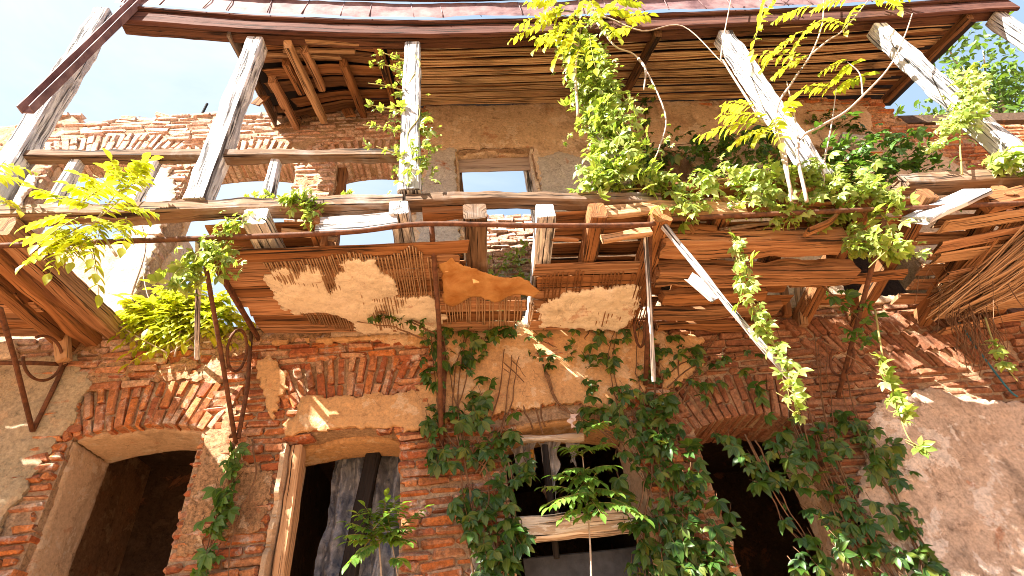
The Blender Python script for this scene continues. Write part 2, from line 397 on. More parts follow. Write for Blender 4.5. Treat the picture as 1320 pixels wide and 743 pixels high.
def m_leaf(name, cols, trans=.38):
    m, nt, b = newmat(name)
    c = ramp(nt, island(nt), [(i/(len(cols)-1), k) for i, k in enumerate(cols)])
    uv = nt.nodes.new('ShaderNodeUVMap').outputs[0]
    sx = nt.nodes.new('ShaderNodeSeparateXYZ'); lk(nt, uv, sx.inputs[0])
    vein = ramp(nt, sx.outputs[1], [(.0, (.35,.35,.35)), (.10, (0,0,0))])
    c = mix(nt, vein, c, mix(nt, .5, c, (.5,.55,.2)))
    c = mix(nt, ramp(nt, noise(nt, pos(nt), 30, 4, .6), [(.4, (0,0,0)), (.8, (.5,.5,.5))]), c, mix(nt, .5, c, (.02,.04,.01)))
    lk(nt, c, b.inputs['Base Color']); b.inputs['Roughness'].default_value = .42; b.inputs['Specular IOR Level'].default_value = .45
    t = nt.nodes.new('ShaderNodeBsdfTranslucent'); tc = mix(nt, 1.0, c, (1.7,1.65,.7), 'MULTIPLY'); lk(nt, tc, t.inputs[0])
    ms = nt.nodes.new('ShaderNodeMixShader'); ms.inputs[0].default_value = trans
    lk(nt, b.outputs[0], ms.inputs[1]); lk(nt, t.outputs[0], ms.inputs[2]); lk(nt, ms.outputs[0], nt.nodes['Material Output'].inputs[0]); return m
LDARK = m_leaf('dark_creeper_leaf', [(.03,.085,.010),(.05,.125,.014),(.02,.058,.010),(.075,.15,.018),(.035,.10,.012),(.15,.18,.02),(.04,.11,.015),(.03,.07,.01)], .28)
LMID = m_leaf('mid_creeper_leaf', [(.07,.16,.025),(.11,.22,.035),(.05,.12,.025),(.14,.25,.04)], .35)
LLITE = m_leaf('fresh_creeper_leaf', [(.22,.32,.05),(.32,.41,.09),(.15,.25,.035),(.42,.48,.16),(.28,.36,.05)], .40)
LYEL = m_leaf('yellow_green_leaflet', [(.36,.40,.03),(.48,.48,.04),(.26,.34,.03),(.56,.50,.05)], .58)
LASH = m_leaf('ash_green_leaflet', [(.10,.22,.03),(.16,.30,.04),(.07,.16,.03),(.22,.32,.05)], .4)
LTREE = m_leaf('tree_leaf', [(.09,.17,.03),(.13,.22,.04),(.06,.12,.025)], .35)

# ------------------------------------------------------------------ ground
g = MB(); g.add([(-150,-150,0),(150,-150,0),(150,150,0),(-150,150,0)], [(0,1,2,3)])
tag(g.build('ground', GROUND), kind='structure')

# ------------------------------------------------------------------ the house: openings and wall
house = tag(empty('ruined_house', (0, W, 0)), 'roofless two storey brick house with crumbling plaster, broken timber balcony and sagging eaves', 'ruined house')
def prof(pts): 
    p = np.array([at(a, b, W) for a, b in pts]); return p[:, 0], p[:, 2]
_tx, _tz = prof([(-150,185),(-60,176),(0,160),(35,158),(58,162),(75,150),(95,143),(110,163),(125,157),(165,150),(200,150),(245,145),(280,142),(300,148),(330,150)])
_tx = np.r_[_tx, -2.2, 6.2, 6.45, 8.0, 9.5]; _tz = np.r_[_tz, 8.25, 8.2, 7.5, 7.45, 7.3]
def top(x): return np.interp(x, _tx, _tz)
OPN = [  # x0, x1, top at spring, rise, bottom
    (-3.12,-2.13,3.70,.07,.15), (-1.45,-.53,3.53,.05,.15), (.28,1.40,3.44,.09,.15), (1.92,2.90,3.32,.10,.15),
    (-4.62,-3.39,7.26,.08,4.7), (-3.05,-1.83,7.05,.10,4.7), (-1.36,-.52,7.02,.08,4.7), (.07,1.02,7.20,.025,4.62), (2.0,3.0,7.0,.10,4.6), (4.0,5.0,7.0,.10,4.6)]
ARC = .42
def aoff(o): return .30 if o is OPN[1] else (.13 if o is OPN[2] else 0.)
def soff(o, x): return o[2] + o[3]*(1-((x-(o[0]+o[1])/2)/((o[1]-o[0])/2))**2)

XL, XR = -8.2, 9.4
def columns(z0, z1f, z1c):
    """solid core of the wall as trapezoid columns with arched openings"""
    mb = MB(); xs = set(np.round(np.arange(XL, XR, .11), 3))
    for o in OPN: xs |= set(np.round(np.linspace(o[0], o[1], 11), 4))
    xs = sorted(xs); yf, yb = W+(.024 if z1f else .032), W+(WU if z1f else WT)
    for a, b in zip(xs[:-1], xs[1:]):
        mid = (a+b)/2; op = [o for o in OPN if o[0] <= mid <= o[1] and o[4] < z1c and o[2] > z0]
        ta, tb = (min(z1c, float(top(a))-.05), min(z1c, float(top(b))-.05)) if z1f else (z1c, z1c)
        if op:
            o = op[0]; spans = [(z0, z0, o[4], o[4])] if o[4] > z0+.02 else []
            spans.append((float(soff(o, a))+.02, float(soff(o, b))+.02, ta, tb))
        else: spans = [(z0, z0, ta, tb)]
        for za, zb, ya, yb_ in spans:
            if ya <= za and yb_ <= zb: continue
            v = [(a,yf,za),(b,yf,zb),(b,yb,zb),(a,yb,za),(a,yf,ya),(b,yf,yb_),(b,yb,yb_),(a,yb,ya)]
            mb.add(v, [(0,3,2,1),(4,5,6,7),(0,1,5,4),(1,2,6,5),(2,3,7,6),(3,0,4,7)])
    return mb
ZF = 4.5
lowwall = columns(0, False, ZF).build('ground_floor_wall', MO, house, smooth=False)
upwall = columns(ZF, True, 99).build('upper_floor_wall', MO, house, smooth=False)

# plaster layout (photo outlines carried onto the facade plane)
def W2(poly, Y=W): return [tuple(at(a, b, Y)[[0, 2]]) for a, b in poly]
LOWPL = [
  (PLG, W2([(-170,400),(0,440),(75,440),(100,470),(112,500),(96,548),(60,590),(20,650),(-30,720),(-200,800)])),
  (PL, W2([(325,428),(480,424),(700,408),(850,425),(850,441),(700,452),(600,441),(530,446),(470,440),(330,446)])),
  (PL, W2([(548,420),(640,424),(720,440),(800,420),(832,450),(838,500),(800,535),(720,520),(660,528),(620,545),(585,540),(545,552),(538,500),(560,470)])),
  (PL, W2([(392,514),(452,508),(545,503),(560,552),(520,560),(370,562)])),
  (PLR, W2([(1128,520),(1180,500),(1250,512),(1330,520),(1480,540),(1900,620),(2100,1000),(1180,860),(1128,720),(1105,640)])),
  (PLP, W2([(606,692),(622,680),(636,700),(640,800),(600,800)])),
  (PL, W2([(330,470),(352,462),(368,500),(352,545),(338,520)])),
  (PL, W2([(848,430),(905,440),(900,470),(870,510),(852,500)])),
]
UPPL = [
  (PLU, W2([(548,128),(700,118),(900,125),(1010,132),(1118,138),(1125,165),(1135,190),(1190,180),(1260,230),(1300,330),(1100,460),(900,470),(400,470),(520,300),(548,260),(538,215),(552,170)])),
  (PLP, W2([(550,196),(592,192),(596,330),(535,330),(545,250)])), (PLP, W2([(694,205),(720,198),(790,225),(800,300),(700,330)])),
  (PLW, W2([(-170,225),(-10,215),(62,232),(60,330),(20,470),(-200,480)])),
  (PLW, W2([(190,222),(222,216),(228,260),(165,400),(120,440),(80,440),(120,350),(190,250)])),
]
def lowphi(which, x, z):
    d = np.full(np.shape(x), -9.)
    for k, (m_, p) in enumerate(which): d = np.maximum(d, sdf(p, x, z))
    return d
def edge(x, z, s=0): return .045*fbm(x*5+s, z*5+s*2, s, 4) + .02*vn(x*28+s, z*28)
def openphi(x, z, margin=.03):
    d = np.full(np.shape(x), 9.)
    for o in OPN:
        hw = (o[1]-o[0])/2; xc = (o[0]+o[1])/2
        dd = np.maximum(np.abs(x-xc)-hw, np.maximum(z-(soff(o, np.clip(x, o[0], o[1]))), o[4]-z)); d = np.minimum(d, dd)
    return d - margin
def wallplaster(lst, parent, zmin, zmax):
    for k, (mat, poly) in enumerate(lst):
        xs = [p[0] for p in poly]; zs = [p[1] for p in poly]
        def phi(x, z, poly=poly, k=k):
            return np.minimum.reduce([sdf(poly, x, z)+edge(x, z, k*3.1)-.02*(vn(x*9+k*7, z*9) > .62), openphi(x, z, .02)+.02*vn(x*14, z*14), z-zmin, zmax-z])
        mb = MB()
        sheet(mb, phi, min(xs)-.1, max(xs)+.1, max(zmin, min(zs)-.1), min(zmax, max(zs)+.1), .022,
              lambda u, v, w, k=k: (u, W-.022-.006*(k % 4)-w, v), .03, lambda u, v: .012*fbm(u*1.5, v*1.5, 2, 3)+.006*vn(u*12, v*12, 5))
        if mb.n: mb.build('plaster', mat, parent, sharp=50)
wallplaster(LOWPL, lowwall, 0.02, ZF-.004)
wallplaster(UPPL, upwall, ZF+.004, 8.18)

# brick courses
SOLD = (3.30, 5.2, 3.72, 4.36)
def courses(mb, zlo, zhi, plast, matf):
    H, J, Lb = .062, .013, .25
    n = 0; z = zlo + H/2 + .006; acc = {}
    while z < zhi:
        cuts = []
        for o in OPN:
            if o[4] < z < o[2]+o[3]+.01:
                if z < o[2]: cuts.append((o[0], o[1]))
                else:
                    hw = (o[1]-o[0])/2*math.sqrt(max(0, 1-(z-o[2])/o[3])); xc = (o[0]+o[1])/2; cuts.append((xc-hw-.02, xc+hw+.02))
        cuts.sort(); spans = []; x = XL
        for a, b in cuts:
            if a > x: spans.append((x, a))
            x = max(x, b)
        spans.append((x, XR))
        for a, b in spans:
            x = a + U(-.025, .022); first = True
            while x < b-.03:
                L = Lb*U(.9, 1.06) if not (first and n % 2) else Lb*.5
                if first and U(0, 1) < .3: L *= U(.7, 1)
                first = False
                x1 = min(x+L, b+U(-.05, .018))
                if b-x1 < .06: x1 = b+U(-.03, .012)
                xc = (x+x1)/2
                if x1-x > .04 and z < top(xc)-.02 + .04*float(vn(xc*3, z*9)):
                    inarch = False
                    if SOLD[0] < xc+(z-4)*.35 < SOLD[1] and SOLD[2] < z < SOLD[3]: inarch = True
                    for o in OPN[:7]:
                        if o[0]-.05 < xc < o[1]+.05 and o[2]-.02+aoff(o) < z < soff(o, min(max(xc, o[0]), o[1]))+ARC-.02+aoff(o): inarch = True
                    if not inarch:
                        mi = matf(xc, z); acc.setdefault(mi, []).append((xc, z, (x1-x)/2))
                x = x1+J
        z += H+J+.004*math.sin(n*1.3); n += 1
    for mi, l in acc.items():
        l = np.array(l); pd = lowphi(plast, l[:, 0], l[:, 1]); l = l[pd < .22]
        N = len(l); dep = rng.uniform(.06, .08, N)
        ed = np.clip(.02*fbm(l[:, 0]*1.7, l[:, 1]*2.3, 3, 3), -.02, .026)+rng.normal(0, .006, N)
        miss = (vn(l[:, 0]*2.1+30, l[:, 1]*3.3) > .72) & (rng.random(N) < .5)
        y = W + dep + ed + rng.normal(0, .004, N) + miss*.05
        bricks(mb, np.stack([l[:, 0], y, l[:, 1]], 1), np.stack([l[:, 2], dep, np.full(N, H/2)-.002+rng.normal(0, .003, N)], 1), None, .005, .013, mi)
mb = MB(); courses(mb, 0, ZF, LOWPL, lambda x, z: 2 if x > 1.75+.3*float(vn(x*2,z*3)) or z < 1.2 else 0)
cen = []; ang = []
for r in range(3):
    z = 3.84+r*.215
    for k, x in enumerate(np.arange(SOLD[0], SOLD[1], .074)):
        cen.append((x-(z-4)*.35+(.03 if r % 2 else 0), W+.07+rng.normal(0, .012), z+U(-.03, .03))); ang.append(.33+U(-.05, .05))
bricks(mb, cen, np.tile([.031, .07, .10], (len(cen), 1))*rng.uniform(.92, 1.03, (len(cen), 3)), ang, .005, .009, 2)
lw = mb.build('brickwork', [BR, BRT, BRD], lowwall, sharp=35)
mb = MB(); courses(mb, ZF, 8.3, UPPL, lambda x, z: 1 if x < -.6 else 0)
# tumbled bricks along the broken wall head
tb = []
for x in np.arange(XL+.1, -2.3, .16):
    for k in range(2): tb.append((x+U(-.06, .06), W+.08+k*.16+U(-.03, .03), float(top(x))+U(-.05, .05)))
tb = np.array(tb); bricks(mb, tb, np.tile([.115, .06, .03], (len(tb), 1))*rng.uniform(.7, 1.05, (len(tb), 1)), rng.uniform(-.35, .35, len(tb)), .006, .01, 1)
mb.build('brickwork', [BR, BRT, BRD], upwall, sharp=35)
def archzone(x, z):
    a = np.zeros(np.shape(x))
    for o in OPN[:2]+OPN[4:7]:
        zz = z-soff(o, np.clip(x, o[0], o[1]))-aoff(o); a = np.maximum(a, np.where((zz > -.03) & (zz < ARC) & (x > o[0]-.15) & (x < o[1]+.15), .055, 0))
    return a
def residue(parent, z0, z1, thr, seed, mat):
    mb = MB()
    def phi(x, z): return np.minimum(.10*(fbm(x*1.1+seed, z*1.3, seed, 5)+.35*fbm(x*7, z*9, seed+4, 3)-thr-.5*np.clip(1-np.abs(x+.15)/.6, 0, 1)*(z < 3.5)), np.minimum(openphi(x, z, .05), top(x)-.12-z)) - archzone(x, z)
    sheet(mb, phi, -7.5, 7.5, z0, z1, .026, lambda u, v, w: (u, W-.004-w, v), .02, lambda u, v: .009*fbm(u*3, v*3, seed, 3)+.006*vn(u*22, v*22, seed))
    # each patch of old mortar is a piece of its own
    v = np.concatenate(mb.v); uv = np.concatenate(mb.uv); par = list(range(len(v)))
    def find(i):
        while par[i] != i: par[i] = par[par[i]]; i = par[i]
        return i
    for q in mb.f:
        a = find(q[0])
        for j in q[1:]: par[find(j)] = a
    comp = {}
    for q in mb.f: comp.setdefault(find(q[0]), []).append(q)
    for fs in comp.values():
        if len(fs) < 60: continue
        ids = sorted({i for q in fs for i in q}); mp = {i: k for k, i in enumerate(ids)}
        m2 = MB(); m2.add(v[ids], [tuple(mp[i] for i in q) for q in fs], uv[ids]); m2.build('mortar_patch', mat, parent, sharp=60)
residue(lowwall, 1.2, ZF-.004, .50, 3.3, RES); residue(upwall, ZF+.004, 8.2, .42, 8.1, RES)
# soldier-brick arches
for k, o in enumerate(OPN):
    if o in OPN[7:]: continue
    par = lowwall if o[2] < ZF else upwall
    mb = MB(); xc = (o[0]+o[1])/2; hw = (o[1]-o[0])/2; cen = []; half = []; ang = []
    x = o[0]-.10
    while x < o[1]+.10:
        t = (x-xc)/hw; a = -t*.42; zb = float(soff(o, min(max(x, o[0]), o[1])))+.004+aoff(o)
        rows = ((.135, .125), (.34, .07)) if int(x*100) % 2 else ((.07, .065), (.275, .125))
        for d, hh in rows:
            if U(0, 1) < .06 and d > .2: continue
            cen.append((x+math.sin(-a)*d, W+.14 if d < .2 else W+.07, zb+math.cos(a)*d)); half.append((.029, .14 if d < .2 else .07, hh)); ang.append(a)
        # deeper bricks of the intrados
        up_ = o[2] > ZF; zb -= aoff(o); cen.append((x+math.sin(-a)*.06, W+(.30 if up_ else .41), zb+math.cos(a)*.06)); half.append((.029, .03 if up_ else .13, .058)); ang.append(a)
        x += .0715
    cen = np.array(cen); cen[:, 1] += rng.normal(0, .006, len(cen))
    bricks(mb, cen, half, ang, .004, .008)
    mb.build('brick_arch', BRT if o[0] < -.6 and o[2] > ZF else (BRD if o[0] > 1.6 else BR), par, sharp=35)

# plastered reveals (inner faces of the openings)
def reveal(o, side, mat, parent, zlo, hole=.0, y0=.05):
    WT = WU if o[2] > ZF else globals()['WT']
    xx = o[0] if side < 0 else o[1]; mb = MB(); zt = o[2]
    def phi(y, z): return np.minimum.reduce([y-(W+y0)+.05*fbm(y*4, z*4, xx, 4)+.01, W+WT+.0-y, z-zlo, zt-z]) - np.where(vn(y*5+xx, z*5) > .75, .1*hole, 0)
    sheet(mb, phi, W, W+WT+.03, zlo, zt+.02, .025, lambda u, v, w: (xx-side*(.026+w), u, v), .035, lambda u, v: .012*fbm(u*2, v*2, xx, 3))
    mb.build('plaster_reveal', mat, parent, sharp=50)
def soffit_pl(o, mat, parent, y0=.03):
    y1 = WT = WU if o[2] > ZF else globals()['WT']
    mb = MB(); 
    def phi(x, y): return np.minimum.reduce([y-(W+y0)+.06*fbm(x*4, y*4, o[0], 4), W+y1-y, x-o[0]-.02, o[1]-.02-x])
    sheet(mb, phi, o[0], o[1], W, W+WT+.03, .025, lambda u, v, w: (u, v, soff(o, u)-.012-w), .03, lambda u, v: .01*fbm(u*2, v*2, 3, 3))
    mb.build('plaster_soffit', mat, parent, sharp=50)
reveal(OPN[0], -1, PLV, lowwall, .15, y0=.10); soffit_pl(OPN[0], PLV, lowwall, .10)
reveal(OPN[1], -1, PLV, lowwall, .15, y0=.02); soffit_pl(OPN[1], PL, lowwall, .18)
reveal(OPN[2], -1, PLV, lowwall, .15); soffit_pl(OPN[2], PL, lowwall, .04); reveal(OPN[2], 1, PLV, lowwall, .15)
reveal(OPN[3], 1, PLU, lowwall, .15, y0=.3)
reveal(OPN[4], -1, PLV, upwall, 4.75, y0=.10); reveal(OPN[5], -1, PLV, upwall, 4.75, y0=.22); reveal(OPN[6], -1, PLV, upwall, 4.75, y0=.1)
reveal(OPN[7], 1, PLW, upwall, 4.75); reveal(OPN[7], -1, PLU, upwall, 4.75); soffit_pl(OPN[7], PLU, upwall, .05)

# inner walls, floor slab and the added closure that darkens the upper storey's right half
def slab(name, c0, c1, mat):
    mb = MB(); box(mb, c0, c1); return mb.build(name, mat, house, smooth=False)
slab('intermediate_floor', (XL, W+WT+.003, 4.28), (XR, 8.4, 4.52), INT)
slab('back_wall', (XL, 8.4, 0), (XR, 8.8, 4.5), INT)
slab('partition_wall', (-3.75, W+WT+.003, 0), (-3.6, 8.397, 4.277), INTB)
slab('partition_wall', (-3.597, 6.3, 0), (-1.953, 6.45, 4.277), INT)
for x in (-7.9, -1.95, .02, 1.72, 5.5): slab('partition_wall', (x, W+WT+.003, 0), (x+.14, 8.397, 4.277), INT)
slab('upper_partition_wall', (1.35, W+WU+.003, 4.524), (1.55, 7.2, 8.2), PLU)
slab('upper_back_wall', (1.553, 6.4, 4.524), (XR, 6.7, 8.2), INT)  # wall added behind the right upper openings to keep them dark
slab('added_attic_slab', (1.553, W+WU+.003, 8.0), (XR, 6.397, 8.19), INT)  # overhead slab added only to keep the right upper rooms dark
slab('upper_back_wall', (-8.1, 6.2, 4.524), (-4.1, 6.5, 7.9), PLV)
# collapsed inner wall stub seen through the middle window
mb = MB(); l = []
for i in range(40):
    z = 4.6+i*.076; wd = 1.25-.02*i
    for j in range(5): l.append((.12+j*.26+(i % 2)*.12, 5.75+U(-.02, .02), z))
    if z > 7.45: break
l = np.array(l); bricks(mb, l, np.tile([.123, .08, .031], (len(l), 1)), None, .006, .009)
box(mb, (.0, 5.76, 4.53), (1.3, 5.95, 7.35), 1)
mb.build('inner_wall_stub', [BRT, MO], house, sharp=35)
mb = MB(); sheet(mb, lambda x, z: np.minimum.reduce([x-.02, 1.28-x, z-4.6, 6.3-z+.25*fbm(x*3, z*3, 1, 3)]), 0, 1.3, 4.55, 6.7, .03, lambda u, v, w: (u, 5.655-w, v), .03, lambda u, v: .01*fbm(u*3, v*3, 1, 3))
mb.build('inner_wall_plaster', PLP, house, sharp=50)

# door and window joinery
def wood(name, pts, w, h, mat, parent, up=(0,0,1), **k):
    mb = MB(); beam(mb, pts, w, h, up, **k); return mb.build(name, mat, parent, sharp=38)
o = OPN[7]
wood('shutter_panel', [(o[0]+.02, W+.13, 7.07), (o[1]-.02, W+.13, 7.07)], .03, .25, WPANEL, house, rough=.003)
wood('window_jamb', [(o[1]-.06, W+.20, 4.8), (o[1]-.06, W+.20, 7.16)], .09, .09, WPOST, house, up=(0,1,0))
wood('window_jamb', [(o[0]+.045, W+.20, 4.8), (o[0]+.045, W+.20, 7.16)], .05, .08, WGREY, house, up=(0,1,0))
wood('window_jamb', [(-1.31, W+.12, 4.8), (-1.31, W+.12, 7.05)], .1, .1, WBROWN, house, up=(0,1,0))
wood('transom', [at(655, 567, W+.12), at(752, 564, W+.12)], .07, .055, WSILL, house)
wood('transom', [at(640, 686, W+.06), at(818, 670, W+.06)], .12, .17, WSILL, house, rough=.008)
wood('window_mullion', [(.62, W+.16, 2.5), (.66, W+.16, 3.38)], .05, .05, WBLACK, house, up=(0,1,0))
wood('door_post', [at(446, 760, W+.5), at(486, 566, W+.5)], .13, .13, WBLACK, house, up=(0,1,0))
wood('door_jamb', [(-1.37, W+.13, .15), (-1.37, W+.13, 3.52)], .09, .16, WTAN, house, up=(0,1,0), rough=.008)
wood('door_panel', [(.38, W+.28, 1.55), (1.36, W+.28, 1.55)], .04, 2.0, m_simple('blue_grey_board', (.03,.035,.045), (.07,.08,.10), 5), house, rough=.002)

# ------------------------------------------------------------------ eaves roof
roof = empty('eaves_roof', parent=house)
FAS = [at(a, b, 2.78) for a, b in [(150,30),(300,42),(440,48),(560,50),(700,46),(880,38),(1115,28),(1300,14)]]
FAS[0][0] = -3.25; FASx = np.array([p[0] for p in FAS]); FASz = np.array([p[2] for p in FAS])+.035
def fz(x): return float(np.interp(x, FASx, FASz))
def fline(dy, dz, x0=-3.3, x1=7.0, n=24): return [(x, 2.78+dy, fz(x)+dz) for x in np.linspace(x0, x1, n)]
wood('fascia_board', fline(0, .10), .05, .20, WRED, roof, rough=.004)
wood('fascia_board', fline(-.035, .225), .05, .05, WRED, roof, rough=.003)
wood('eaves_beam', fline(.12, .145), .12, .13, WMAR, roof, rough=.006)
# sheet-metal apron above the fascia, with standing seams
mb = MB(); xs = np.arange(-3.36, 7.05, .055); rows = 5; V = []; 
for i, x in enumerate(xs):
    for j in range(rows):
        t = j/(rows-1)
        V.append((x, 2.70+.03*t+.014*float(vn(x*2.5, t*2))+.004*float(vn(x*9, t*3)), fz(x)+.255+.37*t+.008*float(vn(x*6, t*4, 3))))
f = [(i*rows+j, (i+1)*rows+j, (i+1)*rows+j+1, i*rows+j+1) for i in range(len(xs)-1) for j in range(rows-1)]
mb.add(V, f)
for x in np.arange(-3.2, 7.0, .36):
    x += U(-.10, .10); tube(mb, [(x, 2.697, fz(x)+.25), (x+U(-.05, .05), 2.724, fz(x)+.62)], .006, n=4)
mb.build('metal_apron', SHEET, roof)
wood('gutter_lip', fline(-.10, .66), .06, .10, WRED, roof, rough=.003)
# soffit: reed-clad boards between fascia and wall
def sof(x, t, drop=0):
    hip = max(0, (-.62-x)/1.6)
    return np.array([x, 2.86+t*(W-2.86), fz(x)+.10+t*(8.20-fz(x)-.10)-.30*hip*t+drop])
nb = 8
for i in range(nb):
    t0 = (i+.06)/nb; mb = MB(); x1 = 6.55
    beam(mb, [sof(x, t0+.40/nb, .02) for x in np.linspace(-.62, x1, 20)], .132, .03, (0, -.5, .85), rough=.008, seg=.12)
    for r in range(6):
        if U(0, 1) < .12: continue
        a = U(-.1, .3); xs = np.linspace(-.60+abs(a)*.3, x1-U(0, .6), 34)
        if U(0, 1) < .3: c0 = U(.5, 5); xs = xs[(xs < c0) | (xs > c0+U(.3, 1.0))][:]; xs = xs[xs < c0] if U(0, 1) < .5 and c0 > 2 else xs
        tt = t0+(.06+r*.125)/nb
        tube(mb, [sof(x, tt+.012*float(vn(x*1.5, i*9+r)), -.010+.006*float(vn(x*3, r, i))) for x in xs], .0085, n=5, m=1)
    mb.build('soffit_board', [WBROWN, WSOF], roof, sharp=50)
for i in range(6):
    t0 = i/6
    wood('soffit_board', [sof(-.66, t0+.10, .02), sof(-1.3, t0+.06+U(-.03, .03), .03), sof(-2.15+U(0, .25), t0+.1+U(-.03, .03), .02)], .215, .028, WDARK if i % 2 else WBROWN, roof, up=(0, -.5, .85), ragged=.06)
wood('verge_board', [sof(-2.2, -.02, .02), sof(-2.2, .98, .02)], .03, .2, WGREY, roof)
for x, t0, t1, mt, dr in ((-1.60,.02,.95,WTAN,-.13),(-1.95,.40,1.0,WORANGE,-.12),(-1.48,.1,.55,WORANGE,-.05),(-1.74,.25,.6,WBROWN,-.03),(-1.12,.25,.98,WBROWN,-.06),(-.70,.05,.95,WBROWN,-.03),(2.35,-.02,1.0,WDARK,-.06),(6.35,-.02,1.0,WDARK,-.08)):
    wood('rafter', [sof(x, t0, dr), sof(x+.02, t1, dr-.03)], .085, .11, mt, roof)
wood('rafter', [sof(-1.7, .12, -.07), sof(-.95, .12, -.04)], .05, .06, WTAN, roof)
for x, t, l, dx, mt in ((-2.12,.62,.30,-.10,WBROWN),(-2.05,.75,.26,.06,WDARK),(-1.30,.88,.30,.10,WBROWN),(-.95,.92,.22,-.05,WDARK),(-1.85,.92,.2,.1,WGREY)):
    p = sof(x, t, -.02); wood('hanging_board', [p, p+np.array([dx, -.03, -l])], .13, .022, mt, roof, up=(0,1,0), ragged=.1, rough=.008)
for x, t in ((-1.0,.02),(-1.6,.16)):
    wood('batten', [sof(x-.45, t, -.06), sof(x+.5, t+.04, -.05)], .05, .04, WTAN, roof, ragged=.05)
# roof boarding and covering over the eaves
mb = MB()
for i, (a, b) in enumerate(zip(np.linspace(-2.25, 6.9, 25)[:-1], np.linspace(-2.25, 6.9, 25)[1:])):
    P = []
    for x in (a, b):
        for t in (-.08, 1.25): 
            q = sof(x, t, .16); P += [q, q+np.array([0, 0, .035])]
    mb.add(P, [(0,4,6,2),(1,3,7,5),(0,2,3,1),(4,5,7,6),(0,1,5,4),(2,6,7,3)])
mb.build('roof_boarding', WBLACK, roof, smooth=False)  # near-black wood puts the shade of the soffit gaps into the colour

# ------------------------------------------------------------------ balcony posts
POSTX = [-3.5, -1.91, -.33, 1.385, 3.11, 5.08, 6.85]
for i, x in enumerate(POSTX):
    zt = fz(x)-.02 if x > -3.3 else 7.98; zb = 4.86
    if i == 0: pts = [(-3.40, E, 4.9), (-3.60, E, 7.95)]; 
    elif i == 6: pts = [(x, E, 5.0), (x-.05, E, fz(x)+.02)]
    else: pts = [(x, E, zb), (x+U(-.02, .02), E+.0, zt)]
    wood('balcony_post', pts, .168, .168, WPOST, house, up=(0,1,0), seg=.035, rough=.009, bev=.014)

# ------------------------------------------------------------------ balcony
bal = empty('balcony', parent=house)
def pz(lst, Y): return [at(a, b, Y) for a, b in lst]
wood('front_beam', pz([(-60,280),(0,278),(150,276),(300,270),(520,264)], E), .13, .12, WGREY, bal, rough=.012, seg=.045)
wood('front_beam', pz([(524,262),(640,258),(850,262)], E), .13, .10, WGREY, bal, rough=.012, seg=.045)
wood('front_beam', pz([(820,250),(930,242),(1056,232)], E+.03), .12, .12, WBROWN, bal, rough=.012)
wood('front_beam', pz([(1150,239),(1240,235),(1420,224)], 2.97), .15, .14, WGREY, bal, rough=.014, ragged=.1)
wood('front_beam', pz([(1268,262),(1330,250),(1420,243)], 2.9), .10, .16, WBROWN, bal, rough=.01)
wood('handrail', pz([(28,203),(200,203),(515,201)], E), .10, .095, WGREY, bal, rough=.011, seg=.04)
for a, b, c, d in ((104,203,66,268),(202,203,168,268),(358,201,344,264)):
    wood('baluster', [at(a, b, E+.02), at(c, d, E+.02)], .085, .085, WPOST, bal, up=(0,1,0))
wood('front_plank', pz([(408,292),(470,289),(512,283)], 2.84), .05, .17, WPOST, bal, rough=.006)
wood('front_plank', pz([(760,276),(850,268),(960,270)], 2.86), .05, .14, WTAN, bal, rough=.008)
wood('front_plank', pz([(545,275),(600,272)], 2.95), .1, .12, WBROWN, bal)
wood('front_plank', pz([(776,309),(838,298)], 2.9), .05, .09, WTAN, bal)
# underside level
def zu(x, y):
    t = (y-2.98)/(W-2.98); return (1-t)*(4.46-.005*x) + t*(4.465-.07*x)
for px_, py_, wd, mt in ((330,288,.17,WPOST),(405,288,.11,WBROWN),(515,276,.15,WPOST),(613,281,.17,WGREY),(704,280,.15,WPOST),(770,280,.12,WBROWN),(853,285,.14,WBROWN)):
    p = at(px_, py_, 2.84); wood('joist', [(p[0], 2.80, p[2]+.03), (p[0]+.02, W+.1, zu(p[0], W)+.13)], wd, .15, mt, bal, rough=.008)
for x in (2.15, 2.75, 3.35, 3.9, 4.6, 5.3, 6.0): wood('joist', [(x, 2.86, 4.62), (x, W+.1, zu(x, W)+.13)], .12, .15, WBROWN, bal)
wood('joist', [(-3.13, 2.84, 4.66), (-3.10, W+.06, 4.72)], .14, .18, WORANGE, bal, rough=.012)
wood('joist', [(-3.30, 2.84, 4.62), (-3.27, W+.06, 4.66)], .12, .17, WBROWN, bal, rough=.012)
wood('joist', [(-3.47, 2.84, 4.57), (-3.44, W+.06, 4.61)], .11, .15, WBROWN, bal, rough=.01)
for x in (-4.4, -5.2, -6.0): wood('joist', [(x, 2.86, 4.6), (x, W+.05, 4.65)], .12, .15, WBROWN, bal)
# floor boards on the joists
for i, y in enumerate(np.arange(3.02, W-.02, .175)):
    dz = .215
    def fb(x0, x1, mt): 
        if x1-x0 > .1: wood('floor_board', [(x, y, zu(x, y)+dz) for x in np.linspace(x0, x1, 6)], .165, .028, mt, bal, ragged=.05, rough=.004)
    fb(-7, -3.25+U(-.05, .06), WORANGE)
    fb(-1.88+U(-.05, .05), .13+U(-.1, .05), WBROWN) if i not in (0, 1) else fb(-1.85, -1.05, WBROWN)
    fb(.74+U(-.03, .05), 1.9, WBROWN)
    if i not in (3,): fb(1.95, 3.25+U(-.2, .2), WBROWN)
    if i in (0, 1, 2, 6): fb(3.3, 4.1, WBROWN)
    fb(4.15+U(-.1, .2), 8, WORANGE)
